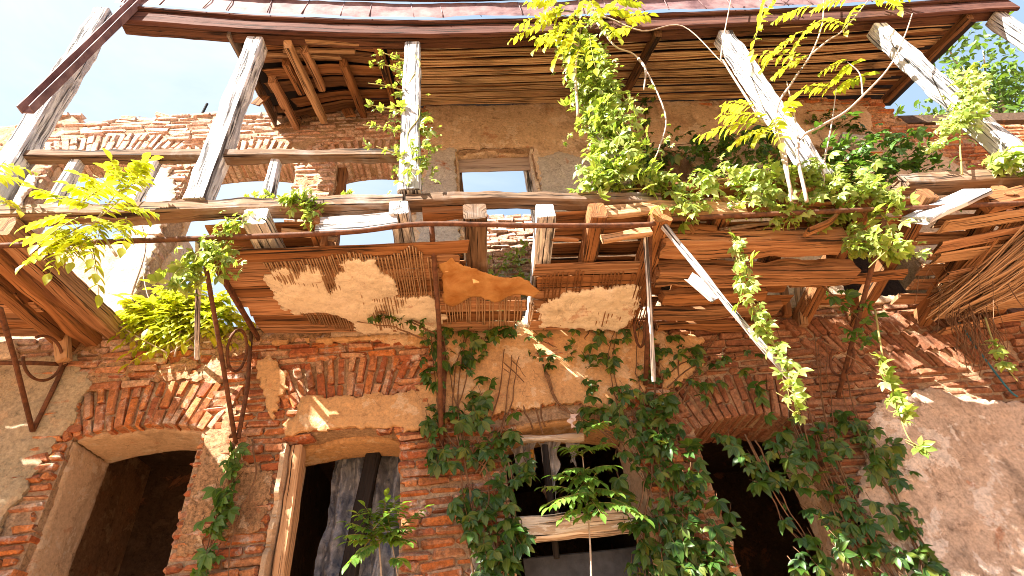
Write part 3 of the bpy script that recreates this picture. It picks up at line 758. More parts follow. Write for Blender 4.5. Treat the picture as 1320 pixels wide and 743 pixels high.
# boards nailed under the joists
for i, y in enumerate(np.arange(3.05, W-.04, .152)):
    mt = WORANGE if i % 3 else WBROWN
    def ub(x0, x1, mt, dz=0., r=.05, th=.024): wood('ceiling_board', [(x, y, zu(x, y)-.012+dz) for x in np.linspace(x0, x1, 7)], .146, th, mt, bal, ragged=r, rough=.004)
    ub(-1.80+.0*i+U(-.02, .02), (.10 if i < 3 else .6)+U(-.08, .03), mt)
    if i >= 2: ub((.60 if i == 2 else .615)+U(0, .02), 1.58+U(-.06, .06), mt)
    if i > 2: ub(-7.0, -3.36+U(-.04, .04), mt)
    else: ub(-7.0, -3.40, mt)
for (x0, y0), (x1, y1), wd, th, mt, dz in (((1.58,3.10),(3.20,3.15),.20,.16,WLOG,-.02),((1.60,3.40),(3.42,3.46),.19,.15,WLOG,-.05),((1.75,3.74),(2.75,3.70),.13,.10,WBROWN,-.02),((1.7,3.95),(2.95,3.9),.16,.06,WLOG,-.03),((1.8,4.12),(3.0,4.14),.12,.06,WBROWN,-.02),((2.9,3.62),(4.0,3.55),.12,.06,WBROWN,.0)):
    wood('ceiling_board', [(x0, y0, zu(x0, y0)+dz), ((x0+x1)/2, (y0+y1)/2, zu((x0+x1)/2, y0)+dz-.01), (x1, y1, zu(x1, y1)+dz)], wd, th, mt, bal, rough=.014, ragged=.08, seg=.04)
# boards at the right, hanging a little loose at their left ends
for i, y in enumerate(np.arange(3.02, 4.2, .165)):
    x0 = 3.98+.06*i+U(-.06, .1)+(.12 if i > 4 else 0)
    wood('ceiling_board', [(x0, y+.04, zu(x0, y)-.02-.09*(i % 2)*.6), (x0+.9, y, zu(5, y)+.06), (7.5, y, zu(5, y)+.08)], .155, .026, WORANGE if i % 2 else WTAN, bal, ragged=.12, rough=.006)
# laths and reeds, then the plaster still hanging on them
def poly2(px, z=4.45): return [tuple(atz(a, b, z)[:2]) for a, b in px]
def laths(px, gap, parent, seed, keep=.86, mat=WSIL, z=4.437, r=.0065):
    poly = np.array(poly2(px)); mb = MB(); x0, x1 = poly[:, 0].min(), poly[:, 0].max()
    ys = np.linspace(2.95, W, 66)
    for x in np.arange(x0, x1, gap):
        s = sdf(poly, np.full(66, x), ys)+.06*vn(np.full(66, x*9+seed), ys*2.0)
        if U(0, 1) > keep: continue
        ins = s > 0; i = 0
        while i < 66:
            if ins[i]:
                j = i
                while j+1 < 66 and ins[j+1]: j += 1
                if j-i > 3:
                    w_ = U(-.006, .006); pts = [(x+w_+.004*float(vn(x*50, y*6)), y, zu(x, y)-.034+.004*float(vn(x*40, y*5, 2))) for y in ys[i:j+1:3]]
                    if len(pts) > 1: tube(mb, pts, r, r*.8, n=5)
                i = j+1
            else: i += 1
    return mb.build('lath_layer', mat, parent)
lathA = laths([(335,338),(430,330),(545,318),(566,330),(572,424),(480,432),(398,432)], .021, bal, 1, .95)
lathB = laths([(568,372),(700,384),(705,404),(690,416),(570,418)], .024, bal, 5, .85)
lathC = laths([(700,352),(830,340),(830,410),(700,412)], .03, bal, 9, .62, WBROWN)
def ceilpl(px, parent, seed, dz=-.046, nz=1.0):
    poly = np.array(poly2(px)); mb = MB()
    phi = lambda x, y: np.minimum(sdf(poly, x, y)+nz*(.07*fbm(x*4+seed, y*4, seed, 4))+.055-.05*np.clip(3*(fbm(x*6+seed, y*6, seed+2, 3)-.42), 0, 1.2)+.026*vn(x*24, y*24)+.014*vn(x*55, y*55), W-.01-y)
    sheet(mb, phi, poly[:, 0].min()-.1, poly[:, 0].max()+.1, poly[:, 1].min()-.1, W, .018, lambda u, v, w: (u, v, zu(u, v)+dz-w), .03, lambda u, v: .018*fbm(u*3, v*3, seed, 3)+.006*vn(u*20, v*20, seed))
    return mb.build('ceiling_plaster', PLC, parent, sharp=50)
ceilpl([(352,362),(366,351),(385,355),(408,346),(412,365),(410,378),(421,391),(436,384),(444,365),(439,357),(450,341),(477,339),(486,352),(507,374),(505,384),(531,389),(551,385),(564,408),(558,420),(534,430),(470,432),(452,412),(432,402),(412,400),(384,408),(368,392)], lathA, 2, nz=.28)
ceilpl([(703,391),(726,376),(777,370),(812,365),(815,386),(800,408),(763,411),(706,410)], lathC, 6, nz=.3)
# ragged sheet of stained ceiling paper peeling off in the middle
P = [(566,345),(578,334),(600,343),(622,354),(642,356),(662,360),(682,366),(697,373),(690,378),(664,379),(640,384),(618,380),(600,384),(584,392),(570,386)]
mb = MB(); poly = np.array(poly2(P, 4.4))
sheet(mb, lambda x, y: sdf(poly, x, y)+.02*fbm(x*9, y*9, 4, 3), poly[:, 0].min()-.1, poly[:, 0].max()+.1, poly[:, 1].min()-.1, poly[:, 1].max()+.1, .016,
      lambda u, v, w: (u, v, 4.385-w-.05*np.clip((v-3.5)*2, -1, 1)), .004, lambda u, v: .03*fbm(u*3, v*4, 8, 3)+.012*np.sin(u*17+v*6))
mb.build('ceiling_paper', PAPER, bal)
for i in range(26):
    x = U(-1.5, 3.0)
    if .12 < x < .72: continue
    y = U(2.9, 3.05); z = U(4.48, 4.74); a = U(-.5, .5); l = U(.10, .32)
    if U(0, 1) < .45: pts = [(x, y, z-.10), (x+U(-.05, .05), y+U(-.04, .06), z+.12)]
    else: pts = [(x-l, y, z-l*a*.5), (x+l, y+U(-.05, .08), z+l*a*.5)]
    wood('broken_slat', pts, U(.03, .07), U(.015, .04), [WBROWN, WLOG, WTAN, WGREY][i % 4], bal, up=(0,1,0), rough=.006, ragged=.05)
# angle irons and the rod along the edge
mb = MB(); tube(mb, smoothline(pz([(-60,319),(0,317),(220,309),(440,300),(545,289),(690,291),(830,290),(862,283),(1020,275),(1180,268),(1320,262),(1420,258)], 2.83)), .02, n=7)
mb.build('iron_rod', RUST, bal)
wood('iron_edge', [(-1.74, 2.88, 4.40), (-1.83, W, 4.55)], .03, .05, RUST, bal, rough=.002, bev=.004)
# timber struts under the balcony
wood('strut', [at(80,410,4.1), at(82,468,4.12)], .11, .09, WTAN, house, up=(0,1,0), ragged=.03)
wood('strut', [at(1028,356,4.1), at(1036,420,4.18)], .07, .07, WTAN, house, up=(0,1,0))
wood('strut', [at(1010,372,4.14), at(1014,408,4.18)], .08, .08, WBROWN, house, up=(0,1,0))

# ------------------------------------------------------------------ iron brackets
def bracket(bars, rings, r=.018):
    mb = MB()
    for b in bars: tube(mb, [at(*q) for q in b], r, n=6)
    br = mb.build('iron_bracket', RUST, house)
    for px_, py_, Y, a, b_, t0, t1 in rings:
        c = at(px_, py_, Y); mb = MB()
        tube(mb, [(c[0]+.02*math.sin(t), c[1]+a*math.cos(t), c[2]+b_*math.sin(t)) for t in np.linspace(t0, t1, 26)], .012, n=6)
        mb.build('scroll', RUST, br)
bracket([[(0,398,3.1),(18,460,3.7),(42,556,W-.03)], [(42,556,W-.03),(74,490,W-.04),(95,440,W-.04)], [(-40,468,3.9),(40,468,4.0),(86,470,W-.04)]], [(56,462,3.95,.20,.17,-2.6,2.6)])
bracket([[(262,325,E),(284,450,3.75),(304,572,W-.02)], [(324,428,W-.04),(319,500,W-.04),(307,565,W-.04)]], [(306,452,3.92,.17,.17,0,6.2)])
bracket([[(556,288,2.86),(566,420,3.8),(569,575,W-.04)], [(569,575,W-.04),(573,480,W-.05),(570,425,W-.05)]], [], .022)
bracket([[(838,292,2.88),(836,400,3.6),(832,496,W-.04)], [(842,420,W-.06),(836,470,W-.05),(832,496,W-.04)]], [(824,420,3.95,.16,.2,-2.8,2.8)], .02)
bracket([[(1140,284,2.86),(1112,390,3.5),(1080,512,W-.03)], [(1140,284,2.87),(1088,332,3.5),(1040,384,4.1)]], [(1085,462,4.0,.18,.14,-3,1.2)], .021)
mb = MB(); beam(mb, [at(256,312,2.86), at(255,384,3.5), at(254,462,W-.05)], .04, .04, (0,1,0), rough=.002); mb.build('bracket_strut', WPOST, house, sharp=38)

# ------------------------------------------------------------------ loose things
def loose(name, label, cat, mat, build, group=None, sharp=38):
    mb = MB(); build(mb); return tag(mb.build(name, mat, sharp=sharp), label, cat, group)
def gut(mb):
    a, b = at(36,146,2.74), at(192,-8,2.74)
    for dx, dy, w_, h_ in ((0,0,.09,.012),(-.045,-.03,.012,.07),(.045,-.03,.012,.07)): beam(mb, [a+np.array([dx,dy,0]), b+np.array([dx,dy,0])], w_, h_, (0,1,0), rough=.002, bev=.003, seg=.12)
loose('gutter_channel', 'maroon metal channel leaning against the leftmost grey post', 'gutter', SHEET, gut)
loose('loose_plank', 'short wide pale weathered plank lying tilted over the rusty rod at right', 'plank', WPOST, lambda mb: beam(mb, [at(1176,286,2.83), at(1262,246,2.86)], .05, .22, (.25,.5,.75), rough=.004, ragged=.06))
loose('hanging_plank', 'long thin grey stick dangling below the balcony, narrowing to a white tip', 'stick', WPOST, lambda mb: beam(mb, [at(832,306,2.95), at(838,400,3.3), at(843,492,3.6)], .05, .03, (0,1,0), rough=.004, taper=.6))
loose('hanging_pole', 'long slanting pale timber pole hanging from the balcony edge', 'pole', WPOST, lambda mb: beam(mb, [at(856,292,2.86), at(940,396,2.95), at(1028,500,3.05)], .05, .05, (0,1,0), rough=.004, taper=.7))
loose('splintered_plank', 'short splintered grey board beside the slanting pole', 'plank', WPOST, lambda mb: beam(mb, [at(884,352,3.0), at(928,390,3.05)], .10, .02, (0,.9,.4), rough=.004, ragged=.1))
loose('loose_board', 'curled brown board stub sticking up from the balcony between ivy', 'board', WBROWN, lambda mb: beam(mb, smoothline(pz([(1078,250),(1085,262),(1072,285),(1040,300)], 2.95)), .03, .1, (0,1,0), rough=.003))
loose('wall_stick', 'dark stick standing on the broken wall top at left', 'stick', WBLACK, lambda mb: beam(mb, [at(250,168,W+.05), at(267,134,W+.05)], .035, .03, (0,1,0), rough=.003))
loose('fallen_stone', 'pale stone slab lying on balcony behind the bushes', 'stone', PLP, lambda mb: beam(mb, [at(1082,180,3.9), at(1110,188,3.9)], .2, .16, (0,1,0), rough=.03, bev=.04, seg=.05))
loose('blue_cable', 'thin blue cable hanging down the brickwork at right', 'cable', CABLE, lambda mb: tube(mb, smoothline(pz([(1236,415,),(1250,436),(1272,466),(1300,502),(1312,512)], W-.06)), .009, n=6))
# torn reed mat with its twigs
mat_ = tag(empty('reed_mat', at(1250,340,3.6)), 'torn brown reed mat sagging from the ceiling boards at right', 'reed mat')
mb = MB()
for i in range(190):
    t = U(0, 1); a = at(1312+t*30+U(-8, 4), 268+t*60, 2.98+.55*t+U(0, .04)); b = at(1196+t*52+U(-6, 10), 398-t*6+U(-10, 8), 3.86+.25*t+U(0, .05))
    s0, s1 = U(-.05, .35)*U(0, 1), 1-U(0, .3)*U(0, 1); q = a+(b-a)*s0; r_ = a+(b-a)*s1; md = (q+r_)/2+np.array([U(-.02, .02), U(-.02, .02), U(-.05, .01)])
    tube(mb, smoothline([q, md, r_], 5), .0075, .0055, n=5)
mb.build('reed', WREED, mat_)
mb = MB()
for i in range(120):
    t = i/119; e_ = at(1318+U(0, 45), 276+95*t+U(-8, 8), 3.05+.55*t); h_ = at(1192+46*t+U(-12, 16), 404-8*t+U(-16, 12), 3.80+.12*t)
    h_ = h_+(e_-h_)*(U(0, .45) if U(0, 1) < .5 else U(0, .08)); h_[2] -= U(0, .05); e_[2] -= .03
    beam(mb, [e_, (e_+h_)/2-np.array([0, 0, U(0, .05)]), h_], U(.012, .028), .007, (0, U(-.4, .4), 1), rough=.002, bev=.002, seg=.2)
mb.build('splintered_lath', WSIL, mat_)
mb = MB()
for i in range(46):
    x = U(1222, 1275); y = U(392, 408); Y = U(3.7, 4.0)
    p = [at(x, y, Y)]; 
    for k in range(4): x += U(-5, 14); y += U(8, 24); p.append(at(x, y, Y+.03*k))
    tube(mb, smoothline(p), .005, .003, n=4)
for i in range(22):
    x = U(1180, 1300); y = U(300, 395); Y = U(3.3, 3.8); q = U(-30, 50)
    tube(mb, smoothline([at(x, y, Y), at(x+q*.5, y+U(5, 30), Y+.05), at(x+q, y+U(20, 60), Y+.1)]), .004, .003, n=4)
mb.build('twig', STEM, mat_)
mb = MB(); poly = np.array(poly2([(1262,374),(1290,342),(1330,312),(1400,290),(1400,330),(1330,350),(1290,374),(1264,388)], 4.3))
sheet(mb, lambda x, y: sdf(poly, x, y)+.02*fbm(x*6, y*6, 3, 4)+.012*vn(x*26, y*26), poly[:, 0].min(), poly[:, 0].max(), poly[:, 1].min(), poly[:, 1].max(), .02, lambda u, v, w: (u, v, 4.27-w), .025, lambda u, v: .02*fbm(u*2, v*2, 3))
mb.build('plaster_remnant', PLC, mat_, sharp=50)
# films and rags in the openings
def film(mb, pxq, Y, amp, fr, seed, n=44, rag=.3):
    tl, tr, br_, bl = [np.array(at(*q, Y)) for q in pxq]; V = []; UV = []
    for i in range(n):
        for j in range(n):
            s, t = i/(n-1), j/(n-1); jag = rag*.2*float(vn(i*.5+seed, seed)) if j == n-1 else 0
            p = (tl*(1-s)+tr*s)*(1-t+jag)+(bl*(1-s)+br_*s)*(t-jag)
            p[1] += amp*(math.sin(s*fr+2*float(vn(s*3+seed, t*2)))+.8*float(vn(s*9+seed, t*2.5, 1))+.5*float(vn(s*22, t*11+seed))+.35*float(vn(s*40+t*14, t*30+seed)))
            p[0] += .03*float(vn(t*4+seed, s*3)); V.append(p); UV.append((s, t))
    mb.add(V, [(i*n+j, (i+1)*n+j, (i+1)*n+j+1, i*n+j+1) for i in range(n-1) for j in range(n-1)], UV)
loose('plastic_sheet', 'crumpled grey blue plastic film hanging in the doorway left of the brick pier', 'plastic sheet', PLASTIC, lambda mb: film(mb, [(432,560),(524,560),(520,790),(398,790)], W+.70, .065, 26, 3, 90))
for i, (a, b, c, d, lab) in enumerate(((655,566,690,622,'small white torn film scrap beneath the upper window bar'),(694,566,722,640,'long pale torn film strip hanging in the middle window'),(728,560,748,604,'short torn film strip at right under the window bar'))):
    loose('torn_film', lab, 'torn film', RAG, lambda mb: film(mb, [(a,b),(c,b),(c-6,d),(a+10,d-8)], W+.4+.03*i, .025, 12, i*5+1, 22, .8), 'film scraps in the middle window')
loose('window_film', 'bright torn film across the gap above the upper window bar', 'film', RAG, lambda mb: film(mb, [(655,554),(740,552),(742,568),(655,570)], W+.5, .02, 30, 9, 26))
loose('yellow_slat', 'thin yellow stained slat hanging in the middle window', 'slat', m_simple('yellowed_paint', (.45,.22,.04), (.6,.34,.08)), lambda mb: beam(mb, [at(686,580,W+.3), at(688,616,W+.3)], .03, .012, (0,1,0), rough=.002))
loose('leaning_slat', 'thin grey slat leaning inside the middle window', 'slat', WGREY, lambda mb: beam(mb, [at(700,630,W+.3), at(720,664,W+.22)], .035, .02, (0,1,0), rough=.002))
loose('dry_leaf', 'single pale pink dried leaf caught in the creeper over the window', 'dry leaf', m_simple('dried_leaf', (.5,.36,.3), (.62,.5,.44)), lambda mb: film(mb, [(733,533),(741,534),(740,550),(735,552)], W-.2, .008, 3, 4, 8))

# ------------------------------------------------------------------ leaves
def leaflet(n=4, w=.48):
    """one leaflet, length 1 along x, folded on its midrib"""
    st = [(0, 0), (.28, w*.42), (.55, w*.5), (.8, w*.28), (1, 0)]
    v = [(0, 0, 0)]; uv = [(0, 0)]
    for x, h in st[1:-1]:
        dz = -.16*x*x
        v += [(x, -h, h*.30+dz), (x, 0, dz), (x, h, h*.30+dz)]; uv += [(x, 1), (x, 0), (x, 1)]
    v.append((1, 0, -.2)); uv.append((1, 0))
    f = [(0,2,1),(0,3,2),(1,2,5,4),(2,3,6,5),(4,5,8,7),(5,6,9,8),(7,8,10),(8,9,10)]
    return np.array(v), f, np.array(uv)
LV, LF, LU = leaflet()
def place(mb, P, X, Nn, S, m=0):
    P, X, Nn, S = [np.asarray(a, float) for a in (P, X, Nn, S)]
    X = X/np.linalg.norm(X, axis=1)[:, None]; Yv = np.cross(Nn, X); Yv /= np.linalg.norm(Yv, axis=1)[:, None]+1e-9; Z = np.cross(X, Yv)
    V = P[:, None]+S[:, None, None]*(LV[None, :, 0:1]*X[:, None]+LV[None, :, 1:2]*Yv[:, None]+LV[None, :, 2:3]*Z[:, None])
    k = len(LV); f = []
    for i in range(len(P)): f += [tuple(j+k*i for j in q) for q in LF]
    mb.add(V.reshape(-1, 3), f, np.tile(LU, (len(P), 1)), m)
def palmate(mb, P, X, Nn, S, stems=None, five=5):
    """five-fingered creeper leaves"""
    P, X, Nn, S = [np.asarray(a, float) for a in (P, X, Nn, S)]
    X = X/np.linalg.norm(X, axis=1)[:, None]; Yv = np.cross(Nn, X); Yv /= np.linalg.norm(Yv, axis=1)[:, None]+1e-9; Z = np.cross(X, Yv)
    for k, (a, l) in enumerate(((0, 1), (42, .92), (-42, .92), (86, .68), (-86, .68))[:five]):
        a = R(a)+rng.normal(0, .12, len(P)); d = X*np.cos(a)[:, None]+Yv*np.sin(a)[:, None]-Z*rng.uniform(.0, .35, len(P))[:, None]
        place(mb, P, d, Z+rng.normal(0, .18, P.shape), S*l*rng.uniform(.85, 1.1, len(P)))
    if stems is not None:
        for i in range(0, len(P)):
            tube(mb, [P[i], P[i]-X[i]*S[i]*.6+np.array([0, .03, .03])], .0025, n=3, m=1)
def creeper(name, label, cat, base, paths, leaves, mat, stemmat=STEM, group=None, r=.008):
    """paths: list of stem polylines; leaves: callable(mb, stems)"""
    root = tag(empty(name, base), label, cat, group); sm = MB(); lm = MB()
    leaves(lm, sm)
    if name == 'wall_creeper': paths = paths+[q+np.cumsum(rng.normal(0, .012, q.shape), 0)*np.array([1, .1, 1])+np.array([U(-.12, .12), 0, U(-.1, .1)]) for q in paths*2]
    for p in paths:
        sm = MB(); tube(sm, p, r, r*.5, n=5); sm.build('stem', stemmat, root)
    lm.build('foliage', [mat, stemmat], root); return root
def along(path, n, spread, size, out, droop=.6, mb=None, stems=None, jx=.5, five=5, nup=.5):
    P, t = resample(path, .02); idx = rng.integers(0, len(P), n); p = P[idx]+rng.normal(0, spread, (n, 3))
    X = np.array(out)+rng.normal(0, jx, (n, 3))+np.array([0, 0, -droop]); Nn = np.array(out)*.6+np.array([-.25, 0, nup])+rng.normal(0, .35, (n, 3))
    palmate(mb, p, X, Nn, size*rng.uniform(.45, 1.35, n), stems, five)
def inpoly(px, n, Y0, Y1, dens=None):
    """random points over a patch of facade outlined from the photo"""
    px = np.array(px, float); out = []
    while len(out) < n:
        a = rng.uniform(px.min(0), px.max(0), (400, 2)); s = sdf(px, a[:, 0], a[:, 1]) > 0
        if dens: s &= fbm(a[:, 0]/dens, a[:, 1]/dens, 3, 3) > rng.uniform(-.9, .5, 400)
        for q in a[s]: out.append(at(q[0], q[1], rng.uniform(Y0, Y1)))
    return np.array(out[:n])
def facade_leaves(px, n, size, Y0, Y1, dens=28):
    def g_(mb, sm):
        p = inpoly(px, n, Y0, Y1, dens)
        X = np.array([0, -.35, -.75])+rng.normal(0, .45, (n, 3)); Nn = np.array([-.15, -.75, .55])+rng.normal(0, .28, (n, 3))
        palmate(mb, p, X, Nn, size*rng.uniform(.45, 1.4, n), sm)
    return g_
def spray(mb, sm, p0, d, L, pairs, size, sag=.45, nrm_=(0,-.3,1), r=.004):
    """pinnate leaf: arching rachis with paired leaflets"""
    p0 = np.asarray(p0, float); d = nrm(d); pts = []; n = 12
    for i in range(n): t = i/(n-1); pts.append(p0+d*L*t+np.array([0, 0, -sag*L*t*t]))
    pts = np.array(pts); tube(mb, pts, r, r*.4, n=4, m=1)
    Pp, X, Nn, S = [], [], [], []
    side0 = nrm(np.cross(d, nrm_))
    pairs = int(pairs*1.2)
    for k in range(pairs):
        t = .16+.84*k/pairs; q = pts[0]*0+np.array([np.interp(t, np.linspace(0, 1, n), pts[:, c]) for c in range(3)])
        dd = nrm(d+np.array([0, 0, -2*sag*t])); s = size*(1-.35*abs(t-.5)*1.6)
        for sg in (-1, 1):
            if U(0, 1) < .06: continue
            Pp.append(q); X.append(sg*side0*.85+dd*U(.3, .6)+np.array([U(-.1, .1), U(-.1, .1), -U(.15, .45)])); Nn.append(np.array(nrm_)+rng.normal(0, .2, 3)); S.append(s*U(.85, 1.12))
    Pp.append(pts[-1]); X.append(nrm(d+np.array([0, 0, -2*sag]))); Nn.append(nrm_); S.append(size)
    place(mb, Pp, X, Nn, S)
V3 = lambda px, Y: [at(*q, Y) for q in px]

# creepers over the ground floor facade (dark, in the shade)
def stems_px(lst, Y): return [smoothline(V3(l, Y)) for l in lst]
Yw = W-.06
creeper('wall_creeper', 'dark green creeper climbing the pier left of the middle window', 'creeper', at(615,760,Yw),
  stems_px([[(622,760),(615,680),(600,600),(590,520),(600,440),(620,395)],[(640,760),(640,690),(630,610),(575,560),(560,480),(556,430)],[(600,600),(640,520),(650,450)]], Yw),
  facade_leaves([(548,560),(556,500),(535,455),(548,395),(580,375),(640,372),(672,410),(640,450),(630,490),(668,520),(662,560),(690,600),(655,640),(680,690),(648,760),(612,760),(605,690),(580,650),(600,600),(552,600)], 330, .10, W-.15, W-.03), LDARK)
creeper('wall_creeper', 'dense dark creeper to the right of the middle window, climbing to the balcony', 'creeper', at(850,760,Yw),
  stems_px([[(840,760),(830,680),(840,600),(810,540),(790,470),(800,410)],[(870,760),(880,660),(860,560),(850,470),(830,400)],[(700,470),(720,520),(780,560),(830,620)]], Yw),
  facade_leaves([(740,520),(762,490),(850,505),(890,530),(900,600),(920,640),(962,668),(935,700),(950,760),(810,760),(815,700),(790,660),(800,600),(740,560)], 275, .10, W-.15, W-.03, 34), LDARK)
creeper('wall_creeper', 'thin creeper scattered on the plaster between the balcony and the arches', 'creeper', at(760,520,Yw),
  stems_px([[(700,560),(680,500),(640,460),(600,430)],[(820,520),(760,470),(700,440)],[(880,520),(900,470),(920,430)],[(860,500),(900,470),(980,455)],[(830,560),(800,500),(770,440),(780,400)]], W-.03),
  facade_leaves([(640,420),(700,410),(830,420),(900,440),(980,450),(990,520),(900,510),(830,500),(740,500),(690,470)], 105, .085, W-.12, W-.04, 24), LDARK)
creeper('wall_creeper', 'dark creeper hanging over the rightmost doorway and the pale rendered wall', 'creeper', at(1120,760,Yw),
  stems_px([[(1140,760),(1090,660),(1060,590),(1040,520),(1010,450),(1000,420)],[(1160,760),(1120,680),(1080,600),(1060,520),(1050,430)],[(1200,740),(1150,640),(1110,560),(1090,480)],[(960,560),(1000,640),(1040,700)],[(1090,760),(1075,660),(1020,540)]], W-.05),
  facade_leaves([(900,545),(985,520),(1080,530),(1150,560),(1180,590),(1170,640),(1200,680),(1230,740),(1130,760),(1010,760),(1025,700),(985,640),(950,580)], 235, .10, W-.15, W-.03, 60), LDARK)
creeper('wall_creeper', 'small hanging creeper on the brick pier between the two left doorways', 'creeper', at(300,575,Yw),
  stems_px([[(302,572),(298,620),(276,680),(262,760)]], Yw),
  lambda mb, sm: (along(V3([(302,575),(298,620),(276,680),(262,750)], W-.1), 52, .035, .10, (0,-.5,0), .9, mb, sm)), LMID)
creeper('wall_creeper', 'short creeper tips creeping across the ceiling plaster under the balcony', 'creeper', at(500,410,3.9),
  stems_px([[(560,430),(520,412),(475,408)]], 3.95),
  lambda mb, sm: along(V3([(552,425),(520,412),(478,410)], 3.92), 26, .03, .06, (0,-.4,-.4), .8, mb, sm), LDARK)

# lush lit ivy over the fourth post and along the balcony front
pth = V3([(742,52),(748,110),(762,160),(785,205),(800,240)], E-.02)
pth2 = [np.array([1.39, E, z]) for z in np.linspace(7.25, 4.95, 12)]
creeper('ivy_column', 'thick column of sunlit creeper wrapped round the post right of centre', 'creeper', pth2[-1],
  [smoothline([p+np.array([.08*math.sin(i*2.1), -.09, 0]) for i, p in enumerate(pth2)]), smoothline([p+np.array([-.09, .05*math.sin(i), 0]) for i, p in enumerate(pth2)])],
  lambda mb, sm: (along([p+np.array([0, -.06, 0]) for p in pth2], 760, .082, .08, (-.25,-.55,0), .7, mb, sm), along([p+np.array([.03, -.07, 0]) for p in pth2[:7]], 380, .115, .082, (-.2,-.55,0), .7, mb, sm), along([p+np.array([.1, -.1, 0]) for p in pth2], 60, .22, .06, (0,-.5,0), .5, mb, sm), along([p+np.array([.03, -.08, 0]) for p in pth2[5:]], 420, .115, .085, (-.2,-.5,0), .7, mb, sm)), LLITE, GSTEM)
creeper('balcony_creeper', 'sunlit creeper spilling along the balcony front beam right of the ivy column', 'creeper', at(900,245,E),
  [smoothline(V3([(800,245),(870,240),(960,228),(1050,222)], E-.05))],
  lambda mb, sm: (along(V3([(745,240),(800,228),(850,240),(890,244),(960,232),(1060,222)], E-.06), 330, .075, .085, (-.2,-.55,0), .6, mb, sm), along(V3([(760,232),(850,238)], E), 120, .10, .085, (-.2,-.5,0), .6, mb, sm),
   along(V3([(860,268),(950,255),(1010,245)], E-.1), 90, .07, .08, (-.1,-.5,0), .8, mb, sm), along(V3([(1000,280),(1060,250),(1060,225)], E-.06), 70, .06, .08, (-.1,-.5,0), .7, mb, sm)), LLITE, GSTEM)
creeper('balcony_creeper', 'sunlit creeper tangle at the top of the right iron bracket', 'creeper', at(1140,290,E),
  [smoothline(V3([(1090,250),(1130,270),(1150,310),(1120,345)], E-.03))],
  lambda mb, sm: (along(V3([(1075,235),(1130,250),(1150,270)], E-.08), 120, .085, .08, (-.2,-.5,0), .6, mb, sm), along(V3([(1100,310),(1140,318),(1165,325)], E+.05), 80, .075, .08, (-.2,-.5,0), .6, mb, sm), along(V3([(1060,280),(1100,300)], E+.2), 70, .10, .085, (-.2,-.5,0), .6, mb, sm)), LLITE, GSTEM)
creeper('balcony_bush', 'dark green leafy bush growing on the balcony behind the right creeper', 'bush', at(1120,230,3.5),
  stems_px([[(1090,270),(1100,220),(1120,195)],[(1110,260),(1150,215)],[(1080,260),(1050,215)]], 3.5),
  lambda mb, sm: (along(V3([(1060,232),(1110,205),(1160,200),(1190,225)], 3.45), 330, .17, .11, (-.2,-.5,.1), .35, mb, sm, nup=.9), along(V3([(900,205),(960,200),(1020,215)], 3.9), 150, .14, .09, (-.1,-.5,0), .5, mb, sm)), LMID)
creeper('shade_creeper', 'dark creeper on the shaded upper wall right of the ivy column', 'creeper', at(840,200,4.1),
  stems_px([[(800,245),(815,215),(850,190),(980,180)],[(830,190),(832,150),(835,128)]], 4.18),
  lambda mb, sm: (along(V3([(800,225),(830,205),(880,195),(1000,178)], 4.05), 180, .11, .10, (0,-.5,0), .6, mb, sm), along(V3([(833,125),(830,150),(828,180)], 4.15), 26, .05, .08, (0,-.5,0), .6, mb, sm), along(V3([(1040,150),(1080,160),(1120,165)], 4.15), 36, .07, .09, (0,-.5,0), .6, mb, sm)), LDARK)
p3 = [np.array([-.33, E, z]) for z in np.linspace(6.9, 4.95, 10)]
creeper('post_creeper', 'sparse light creeper climbing the post left of centre', 'creeper', p3[-1],
  [smoothline([p+np.array([.06*math.sin(i*1.7)+.03, -.08, 0]) for i, p in enumerate(p3)])]+[smoothline([np.array([-.33-.02, E-.05, z]), np.array([-.52, E-.1, z+.03]), np.array([-.68+U(-.05, .1), E-.12, z+.06])]) for z in (5.3, 5.6, 5.9, 6.25, 6.6, 6.8)],
  lambda mb, sm: (along([p+np.array([.12, -.02, 0]) for p in p3[4:]], 60, .06, .065, (.2,-.5,0), .6, mb, sm), along([p+np.array([-.10, 0, 0]) for p in p3], 55, .05, .065, (-.3,-.5,0), .5, mb, sm), [along([np.array([-.40, E-.08, z]), np.array([-.68, E-.12, z+.06])], 9, .02, .05, (-.5,-.3,.2), .2, mb, sm) for z in (5.3, 5.6, 5.9, 6.25, 6.6, 6.8)],
   along([p3[-3]+np.array([.02, -.1, 0]), p3[-1]+np.array([.02, -.1, -.05])], 26, .05, .065, (-.2,-.5,0), .5, mb, sm)), LLITE, GSTEM)
creeper('post_creeper', 'bright creeper draped over the lower end of the rightmost full post', 'creeper', at(1245,150,E),
  [smoothline(V3([(1240,225),(1238,170),(1250,110),(1240,85)], E-.08))],
  lambda mb, sm: (along(V3([(1235,95),(1250,120),(1245,150),(1232,165)], E-.12), 150, .075, .08, (-.3,-.5,0), .7, mb, sm), along(V3([(1220,150),(1208,180),(1195,195)], E-.12), 28, .03, .06, (-.3,-.5,0), .8, mb, sm), along(V3([(1290,205),(1330,212)], E-.12), 60, .06, .09, (-.2,-.5,0), .6, mb, sm)), LLITE, GSTEM)
creeper('hanging_vine', 'light leafy vine trailing down the slanting pole', 'vine', at(950,310,E),
  [smoothline(V3([(940,295),(952,330),(962,380),(990,430),(1020,490),(1030,535)], 2.9))],
  lambda mb, sm: (along(V3([(945,300),(955,335),(960,370),(985,425),(1010,470),(1028,510),(1030,540)], 2.88), 84, .03, .075, (-.2,-.5,0), .8, mb, sm)), LLITE, GSTEM)
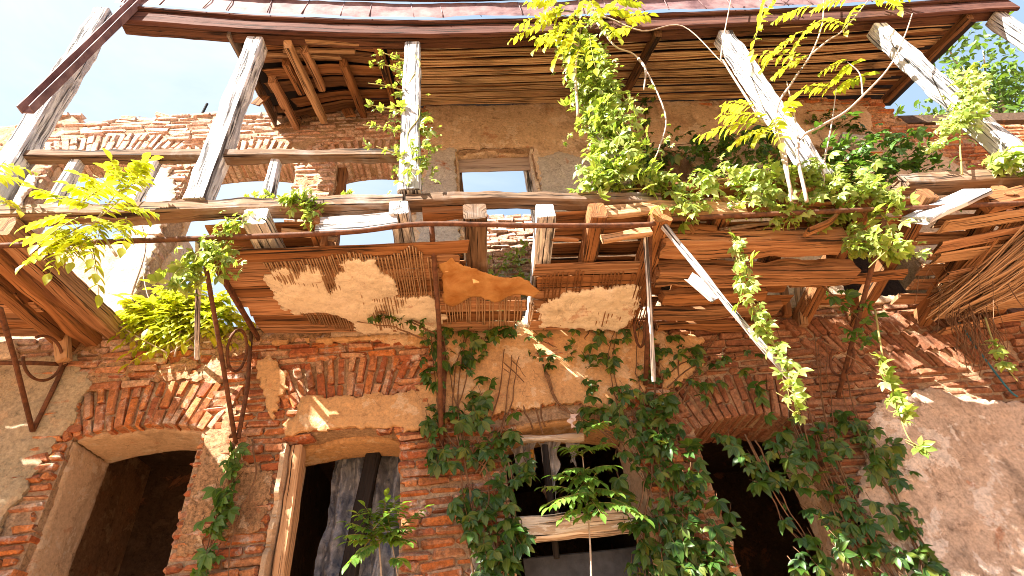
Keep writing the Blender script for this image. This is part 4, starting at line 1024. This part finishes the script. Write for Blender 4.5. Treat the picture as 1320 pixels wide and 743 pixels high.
creeper('hanging_vine', 'dangling vine tip with a few light leaves left of the pale rendered wall', 'vine', at(1140,480,3.2),
  [smoothline(V3([(1128,400),(1140,470),(1158,530),(1175,570),(1205,580)], 3.3))],
  lambda mb, sm: along(V3([(1130,455),(1146,492),(1160,528),(1175,560),(1190,580),(1212,578)], 3.27), 22, .02, .085, (0,-.6,0), .5, mb, sm), LLITE, GSTEM)
creeper('hanging_vine', 'tiny vine shoot with two pale leaf tufts at the right edge', 'vine', at(1285,440,3.2),
  [smoothline(V3([(1270,410),(1280,440),(1295,470),(1312,492)], 3.4))],
  lambda mb, sm: along(V3([(1276,432),(1296,470),(1312,474)], 3.37), 9, .012, .07, (0,-.6,0), .4, mb, sm), LLITE, GSTEM)
creeper('bracket_creeper', 'mid green creeper shoots around the right rusty bracket', 'creeper', at(1090,400,3.6),
  stems_px([[(1050,360),(1090,395),(1130,430)],[(1060,440),(1095,460),(1130,480)]], 3.6),
  lambda mb, sm: along(V3([(1070,345),(1090,380),(1110,395),(1100,430),(1125,440)], 3.55), 34, .06, .085, (0,-.5,0), .5, mb, sm), LMID)
creeper('rod_creeper', 'light creeper hanging over the front beam at the left grey bracket strut', 'creeper', at(280,300,E),
  [smoothline(V3([(312,285),(285,300),(262,315),(250,340)], E-.06))],
  lambda mb, sm: (along(V3([(315,285),(290,300),(270,318),(292,345)], E-.08), 95, .05, .07, (-.2,-.5,0), .8, mb, sm), along(V3([(248,318),(243,340),(240,370)], E-.04), 40, .05, .08, (0,-.5,0), .8, mb, sm)), LLITE, GSTEM)
creeper('rod_creeper', 'small bright creeper tuft on the front beam between the left posts', 'creeper', at(390,262,E),
  [smoothline(V3([(370,262),(392,258),(402,285)], E-.06))],
  lambda mb, sm: (along(V3([(368,258),(385,252),(398,262),(402,285)], E-.09), 75, .04, .07, (-.2,-.5,0), .7, mb, sm), along(V3([(320,255),(350,256)], E), 14, .02, .05, (0,-.3,.3), .2, mb, sm), along(V3([(440,252),(455,254)], E), 12, .02, .05, (0,-.3,.3), .2, mb, sm)), LLITE, GSTEM)
creeper('stub_ivy', 'bright creeper growing over the inner wall seen through the middle window', 'creeper', (.4, 5.6, 5.0),
  [smoothline([(.25, 5.6, 4.7), (.3, 5.58, 5.6), (.55, 5.6, 6.3)])],
  lambda mb, sm: (along([(.2, 5.5, 5.6), (.45, 5.5, 6.2), (.9, 5.5, 6.55)], 150, .12, .08, (-.1,-.5,0), .5, mb, sm), along([(.15, 5.3, 5.5), (.5, 5.3, 5.75), (.95, 5.3, 5.9)], 150, .13, .09, (-.1,-.5,0), .5, mb, sm)), LLITE, GSTEM)

# young trees with feathered leaves
def ailanthus(name, label, cat, base, branches, sprays, mat, stemmat=BARK, r=.014, group=None, more=1, jit=.07):
    ex = []
    for a, d, k in sprays:
        for i in range(more): ex.append((a+rng.normal(0, jit, 3), d+rng.normal(0, .22*np.linalg.norm(d), 3), {**k, 'L': k['L']*U(.7, 1.05)}))
    sprays = sprays + ex
    root = tag(empty(name, base), label, cat, group); bm_ = MB(); lm = MB(); rm = MB()
    for b in branches:
        bm_ = MB(); tube(bm_, smoothline(b[0]), b[1], b[1]*.45, n=6); bm_.build('branch', stemmat, root)
    for s in sprays: spray(lm, rm, *s[:2], **s[2])
    lm.build('foliage', [mat, GSTEM], root); return root
YB = 2.62
def sp(px0, px1, Y0, Y1, pairs=6, size=.125, sag=.28, **k):
    a, b = np.array(at(*px0, Y0)), np.array(at(*px1, Y1)); L = np.linalg.norm(b-a); b = b+np.array([0, 0, sag*L]); 
    return (a, b-a, dict(L=np.linalg.norm(b-a)*.98, pairs=pairs, size=size, sag=sag, **k))
ailanthus('feather_leaved_sapling', 'bare pale branched sapling with yellow leaf sprays in front of the two right posts', 'sapling', at(1030,240,YB),
 [(V3([(1040,260),(1028,186),(1060,162),(1089,145),(1115,121),(1146,87),(1166,47),(1176,18)], YB), .014),
  (V3([(1020,250),(1000,150),(1022,105),(1045,71),(1060,30),(1062,-15)], YB), .014), (V3([(1045,71),(1068,52),(1089,37),(1126,-8)], YB), .011),
  (V3([(985,160),(961,124),(934,81),(930,67),(944,-10)], YB), .013), (V3([(1112,122),(1108,95),(1092,80)], YB), .008), (V3([(1062,210),(1072,160),(1078,115)], YB+.2), .009),
  (V3([(1030,190),(1024,150),(1014,105)], YB), .009), (V3([(1000,150),(1012,200),(1020,260)], YB), .018), (V3([(1035,180),(1060,220),(1062,240)], YB+.15), .009)],
 [sp((1000,-20),(985,40),YB,YB-.1), sp((1010,-10),(975,75),YB,YB-.1), sp((1050,10),(1000,30),YB,YB-.15), sp((1060,25),(1025,75),YB,YB-.1,5), sp((1035,40),(985,95),YB,YB-.1), sp((1040,75),(968,72),YB,YB-.15,6),
  sp((1100,0),(1050,15),YB,YB-.2), sp((1122,-8),(1160,12),YB,YB-.1), sp((1110,5),(1095,45),YB,YB-.1,5), sp((1150,-20),(1165,20),YB,YB-.1,4), sp((1125,0),(1180,-8),YB,YB), sp((1090,35),(1050,30),YB,YB-.2,5), sp((1040,75),(1000,100),YB,YB-.1,5),
  sp((985,160),(902,178),YB,YB-.2,7), sp((990,155),(930,150),YB,YB-.2,7), sp((990,165),(945,190),YB,YB-.15,6), sp((1000,150),(1010,190),YB,YB-.15,5), sp((975,140),(935,135),YB,YB-.2,6), sp((1000,160),(975,185),YB,YB-.1,6),
  sp((1010,150),(1020,130),YB,YB-.1,5), sp((1090,80),(1060,95),YB+.2,YB+.1,5), sp((1070,110),(1100,80),YB+.3,YB+.2,6), sp((1075,115),(1040,112),YB+.3,YB+.2,6), sp((1072,120),(1118,95),YB+.3,YB+.2,6)], LYEL, more=0)
ailanthus('feather_leaved_sapling', 'yellow leafy sapling crown spreading above the ivy column', 'sapling', at(745,110,YB+.1),
 [(V3([(745,150),(742,90),(748,40),(745,-20)], YB+.1), .014), (V3([(742,40),(776,22),(827,40),(880,34),(934,84)], YB+.1), .011), (V3([(770,30),(793,60),(823,76),(857,145),(850,190),(838,215)], YB+.1), .011), (V3([(823,76),(832,90),(830,116)], YB+.1), .016), (V3([(745,60),(700,25)], YB), .008)],
 [sp(a, b, YB, YB-.12, n_) for a, b, n_ in (((725,0),(680,5),6),((735,15),(668,35),7),((730,20),(660,55),7),((740,20),(690,70),6),((745,25),(705,65),7),((750,10),(720,50),6),((755,20),(735,80),6),((760,0),(775,30),6),((765,20),(800,55),6),((790,0),(825,5),6),((800,0),(775,20),5),((780,15),(810,15),5),((820,35),(790,45),5),((700,0),(690,-5),4),((735,5),(700,25),6),((740,50),(690,50),5),((760,45),(770,95),5),((750,60),(740,100),5),((745,40),(715,90),6),((800,25),(838,20),5),((725,-10),(705,15),5),((765,-15),(750,20),6))], LYEL, more=0)
ailanthus('balcony_seedling', 'yellow green leaf sprays growing through the balcony rail at far left', 'sapling', at(120,300,E),
 [(V3([(150,330),(120,290),(90,300),(40,330)], E-.2), .009), (V3([(120,290),(150,250),(175,220)], E-.15), .007), (V3([(170,380),(188,320),(180,280)], E+.4), .006)],
 [sp(a, b, E-.2, E-.32, n_, .10) for a, b, n_ in (((95,305),(30,345),7),((100,300),(60,320),6),((100,295),(30,310),6),((120,290),(90,345),6),((130,290),(115,340),6),((140,285),(160,315),6),((150,250),(190,230),6),((155,240),(145,205),5),((160,240),(185,205),6),((140,250),(105,225),6),((120,265),(80,255),5),((100,225),(165,270),6),((120,290),(180,300),6),((90,300),(60,360),6),((110,300),(80,330),6),((-20,230),(30,235),5),((-20,250),(22,275),5),((-20,215),(40,222),5),((130,280),(165,250),6),((105,300),(120,360),5))], LYEL, more=1)
ailanthus('gap_bush', 'bright yellow green bush filling the gap in the balcony floor at left', 'bush', at(230,450,4.2),
 [(V3([(215,460),(215,430),(190,380),(180,320)], 4.18), .008), (V3([(225,460),(240,400),(270,350),(285,325)], 4.16), .008), (V3([(220,455),(270,420),(310,400)], 4.16), .007), (V3([(215,455),(170,430),(140,410)], 4.16), .007)],
 [sp((U(180, 290), U(390, 425)), (x, y), 4.21, 4.18+U(-.03, .03), 7, .12, .3) for x, y in ((130,420),(145,405),(160,400),(150,435),(175,395),(190,385),(200,370),(215,385),(230,370),(245,375),(200,440),(180,450),(215,455),(235,440),(250,455),(270,440),(290,445),(305,430),(312,410),(300,395),(280,380),(265,385),(240,420),(220,400),(190,410),(310,380),(315,440),(290,420),(255,400),(170,415),(205,420),(260,360),(225,425),(280,405),(160,445),(245,395),(195,455))], LYEL, more=2, jit=np.array([.10, .02, .07]))
ailanthus('ash_shoot', 'green feather leaved shoot inside the middle window above the cream beam', 'sapling', at(760,760,W-.2),
 [(V3([(763,770),(760,690),(754,620),(750,580)], W-.2), .008)],
 [sp(a, b, W-.2, W-.38, 7, .095, .3) for a, b in (((752,590),(722,575)),((752,585),(782,572)),((754,605),(725,610)),((754,610),(790,600)),((756,640),(700,626)),((756,640),(705,650)),((758,632),(795,636)),((758,650),(810,655)),((756,620),(740,650)),((757,640),(775,665)),((758,655),(725,670)))], LASH)
ailanthus('doorway_sapling', 'small light green sapling standing in front of the dark doorway and brick pier', 'sapling', at(492,770,W-.35),
 [(V3([(496,800),(490,720),(488,690)], W-.35), .008), (V3([(520,800),(512,740),(505,700)], W-.33), .006)],
 [sp(a, b, W-.35, W-.5, 6, .085, .25) for a, b in (((488,695),(448,672)),((488,695),(445,690)),((488,690),(470,650)),((488,688),(498,645)),((490,690),(520,655)),((490,695),(525,680)),((488,700),(462,715)),((505,700),(525,700)),((505,700),(500,665)),((490,690),(460,660)),((505,695),(548,652)),((495,700),(510,690)))], LASH)

# tree behind the house at the right
tr = tag(empty('background_tree', (16.5, 9.0, 0)), 'leafy green tree standing behind the right end of the eaves', 'tree')
mb = MB(); tube(mb, smoothline([(16.4, 9, 0), (16.3, 9, 6), (16.6, 9, 11), (16.9, 9, 15.5)]), .28, .07, n=9)
ends = []
for k in range(26):
    z = U(8, 15); a = U(0, 6.28); l = U(1.2, 2.4); b0 = np.array([16.5, 9, z]); e_ = b0+np.array([math.cos(a)*l*.8+.2, math.sin(a)*l*.6, l*.7+.6]); ends.append((b0, e_)); tube(mb, smoothline([b0, (b0+e_)/2+np.array([0, 0, .15]), e_]), .06, .015, n=5)
mb.build('trunk', BARK, tr); mb = MB(); P = []
for b0, e_ in ends:
    for k in range(7): c = b0+(e_-b0)*U(.45, 1.15)+rng.normal(0, .25, 3); P.append(c+rng.normal(0, .26, (26, 3)))
P = np.concatenate(P); n = len(P)
place(mb, P, rng.normal(0, 1, (n, 3))+np.array([0, -.3, -.5]), rng.normal(0, .6, (n, 3))+np.array([0, -.3, 1]), rng.uniform(.16, .30, n))
mb.build('crown', LTREE, tr)

# ------------------------------------------------------------------ light, sky and camera
SUN = np.array([-.82, -.61, 1.0]); SUN /= np.linalg.norm(SUN)
from mathutils import Vector, Matrix
sl = bpy.data.lights.new('sun', 'SUN'); sl.energy = 5; sl.angle = R(.5); sl.color = (1, .94, .84)
so = bpy.data.objects.new('sun', sl); C.objects.link(so); so.rotation_euler = Vector(SUN).to_track_quat('Z', 'Y').to_euler()
wd = bpy.data.worlds.new('World'); bpy.context.scene.world = wd; wd.use_nodes = True; nt = wd.node_tree
bg = nt.nodes['Background']; bg.inputs[1].default_value = .05
sky = nt.nodes.new('ShaderNodeTexSky'); sky.sky_type = 'NISHITA'; sky.sun_disc = False
sky.sun_elevation = math.asin(SUN[2]); sky.sun_rotation = math.atan2(SUN[0], SUN[1]); sky.dust_density = 2.5; sky.air_density = 1.0
gen = nt.nodes.new('ShaderNodeTexCoord').outputs['Generated']
cl = noise(nt, mapping(nt, gen, (1, 1.6, 2.4)), 1.5, 8, .58, .5)
sx = nt.nodes.new('ShaderNodeSeparateXYZ'); lk(nt, gen, sx.inputs[0])
ad = nt.nodes.new('ShaderNodeMath'); ad.operation = 'MULTIPLY_ADD'; lk(nt, sx.outputs[0], ad.inputs[0]); ad.inputs[1].default_value = -.34; lk(nt, cl, ad.inputs[2])
hz = ramp(nt, ad.outputs[0], [(.40, (2.25,3.1,4.15)), (.86, (4.5,4.9,5.3))])   # thin bright haze, whiter towards the sun
lk(nt, mix(nt, .85, sky.outputs[0], hz), bg.inputs[0])

cam = bpy.data.cameras.new('camera'); co = bpy.data.objects.new('camera', cam); C.objects.link(co)
cam.sensor_width = 36; cam.lens = 36*F/1320; cam.clip_end = 500; cam.clip_start = .02
cr, cu, cb = (Rc[0], Yc[0], Uc[0]), (-Rc[1], -Yc[1], -Uc[1]), (-Rc[2], -Yc[2], -Uc[2])
M = Matrix(((cr[0], cu[0], cb[0], EYE[0]), (cr[1], cu[1], cb[1], EYE[1]), (cr[2], cu[2], cb[2], EYE[2]), (0, 0, 0, 1)))
co.matrix_world = M; sc = bpy.context.scene; sc.camera = co
sc.view_settings.view_transform = 'Standard'; sc.view_settings.look = 'None'; sc.view_settings.gamma = 1; sc.view_settings.exposure = 2.42
sc.render.engine = 'CYCLES'; sc.cycles.use_denoising = True; sc.cycles.max_bounces = 6; sc.cycles.diffuse_bounces = 4; sc.cycles.transmission_bounces = 4
sc.cycles.pixel_filter_type = 'BLACKMAN_HARRIS'; sc.cycles.filter_width = .95; sc.cycles.denoising_prefilter = 'ACCURATE'
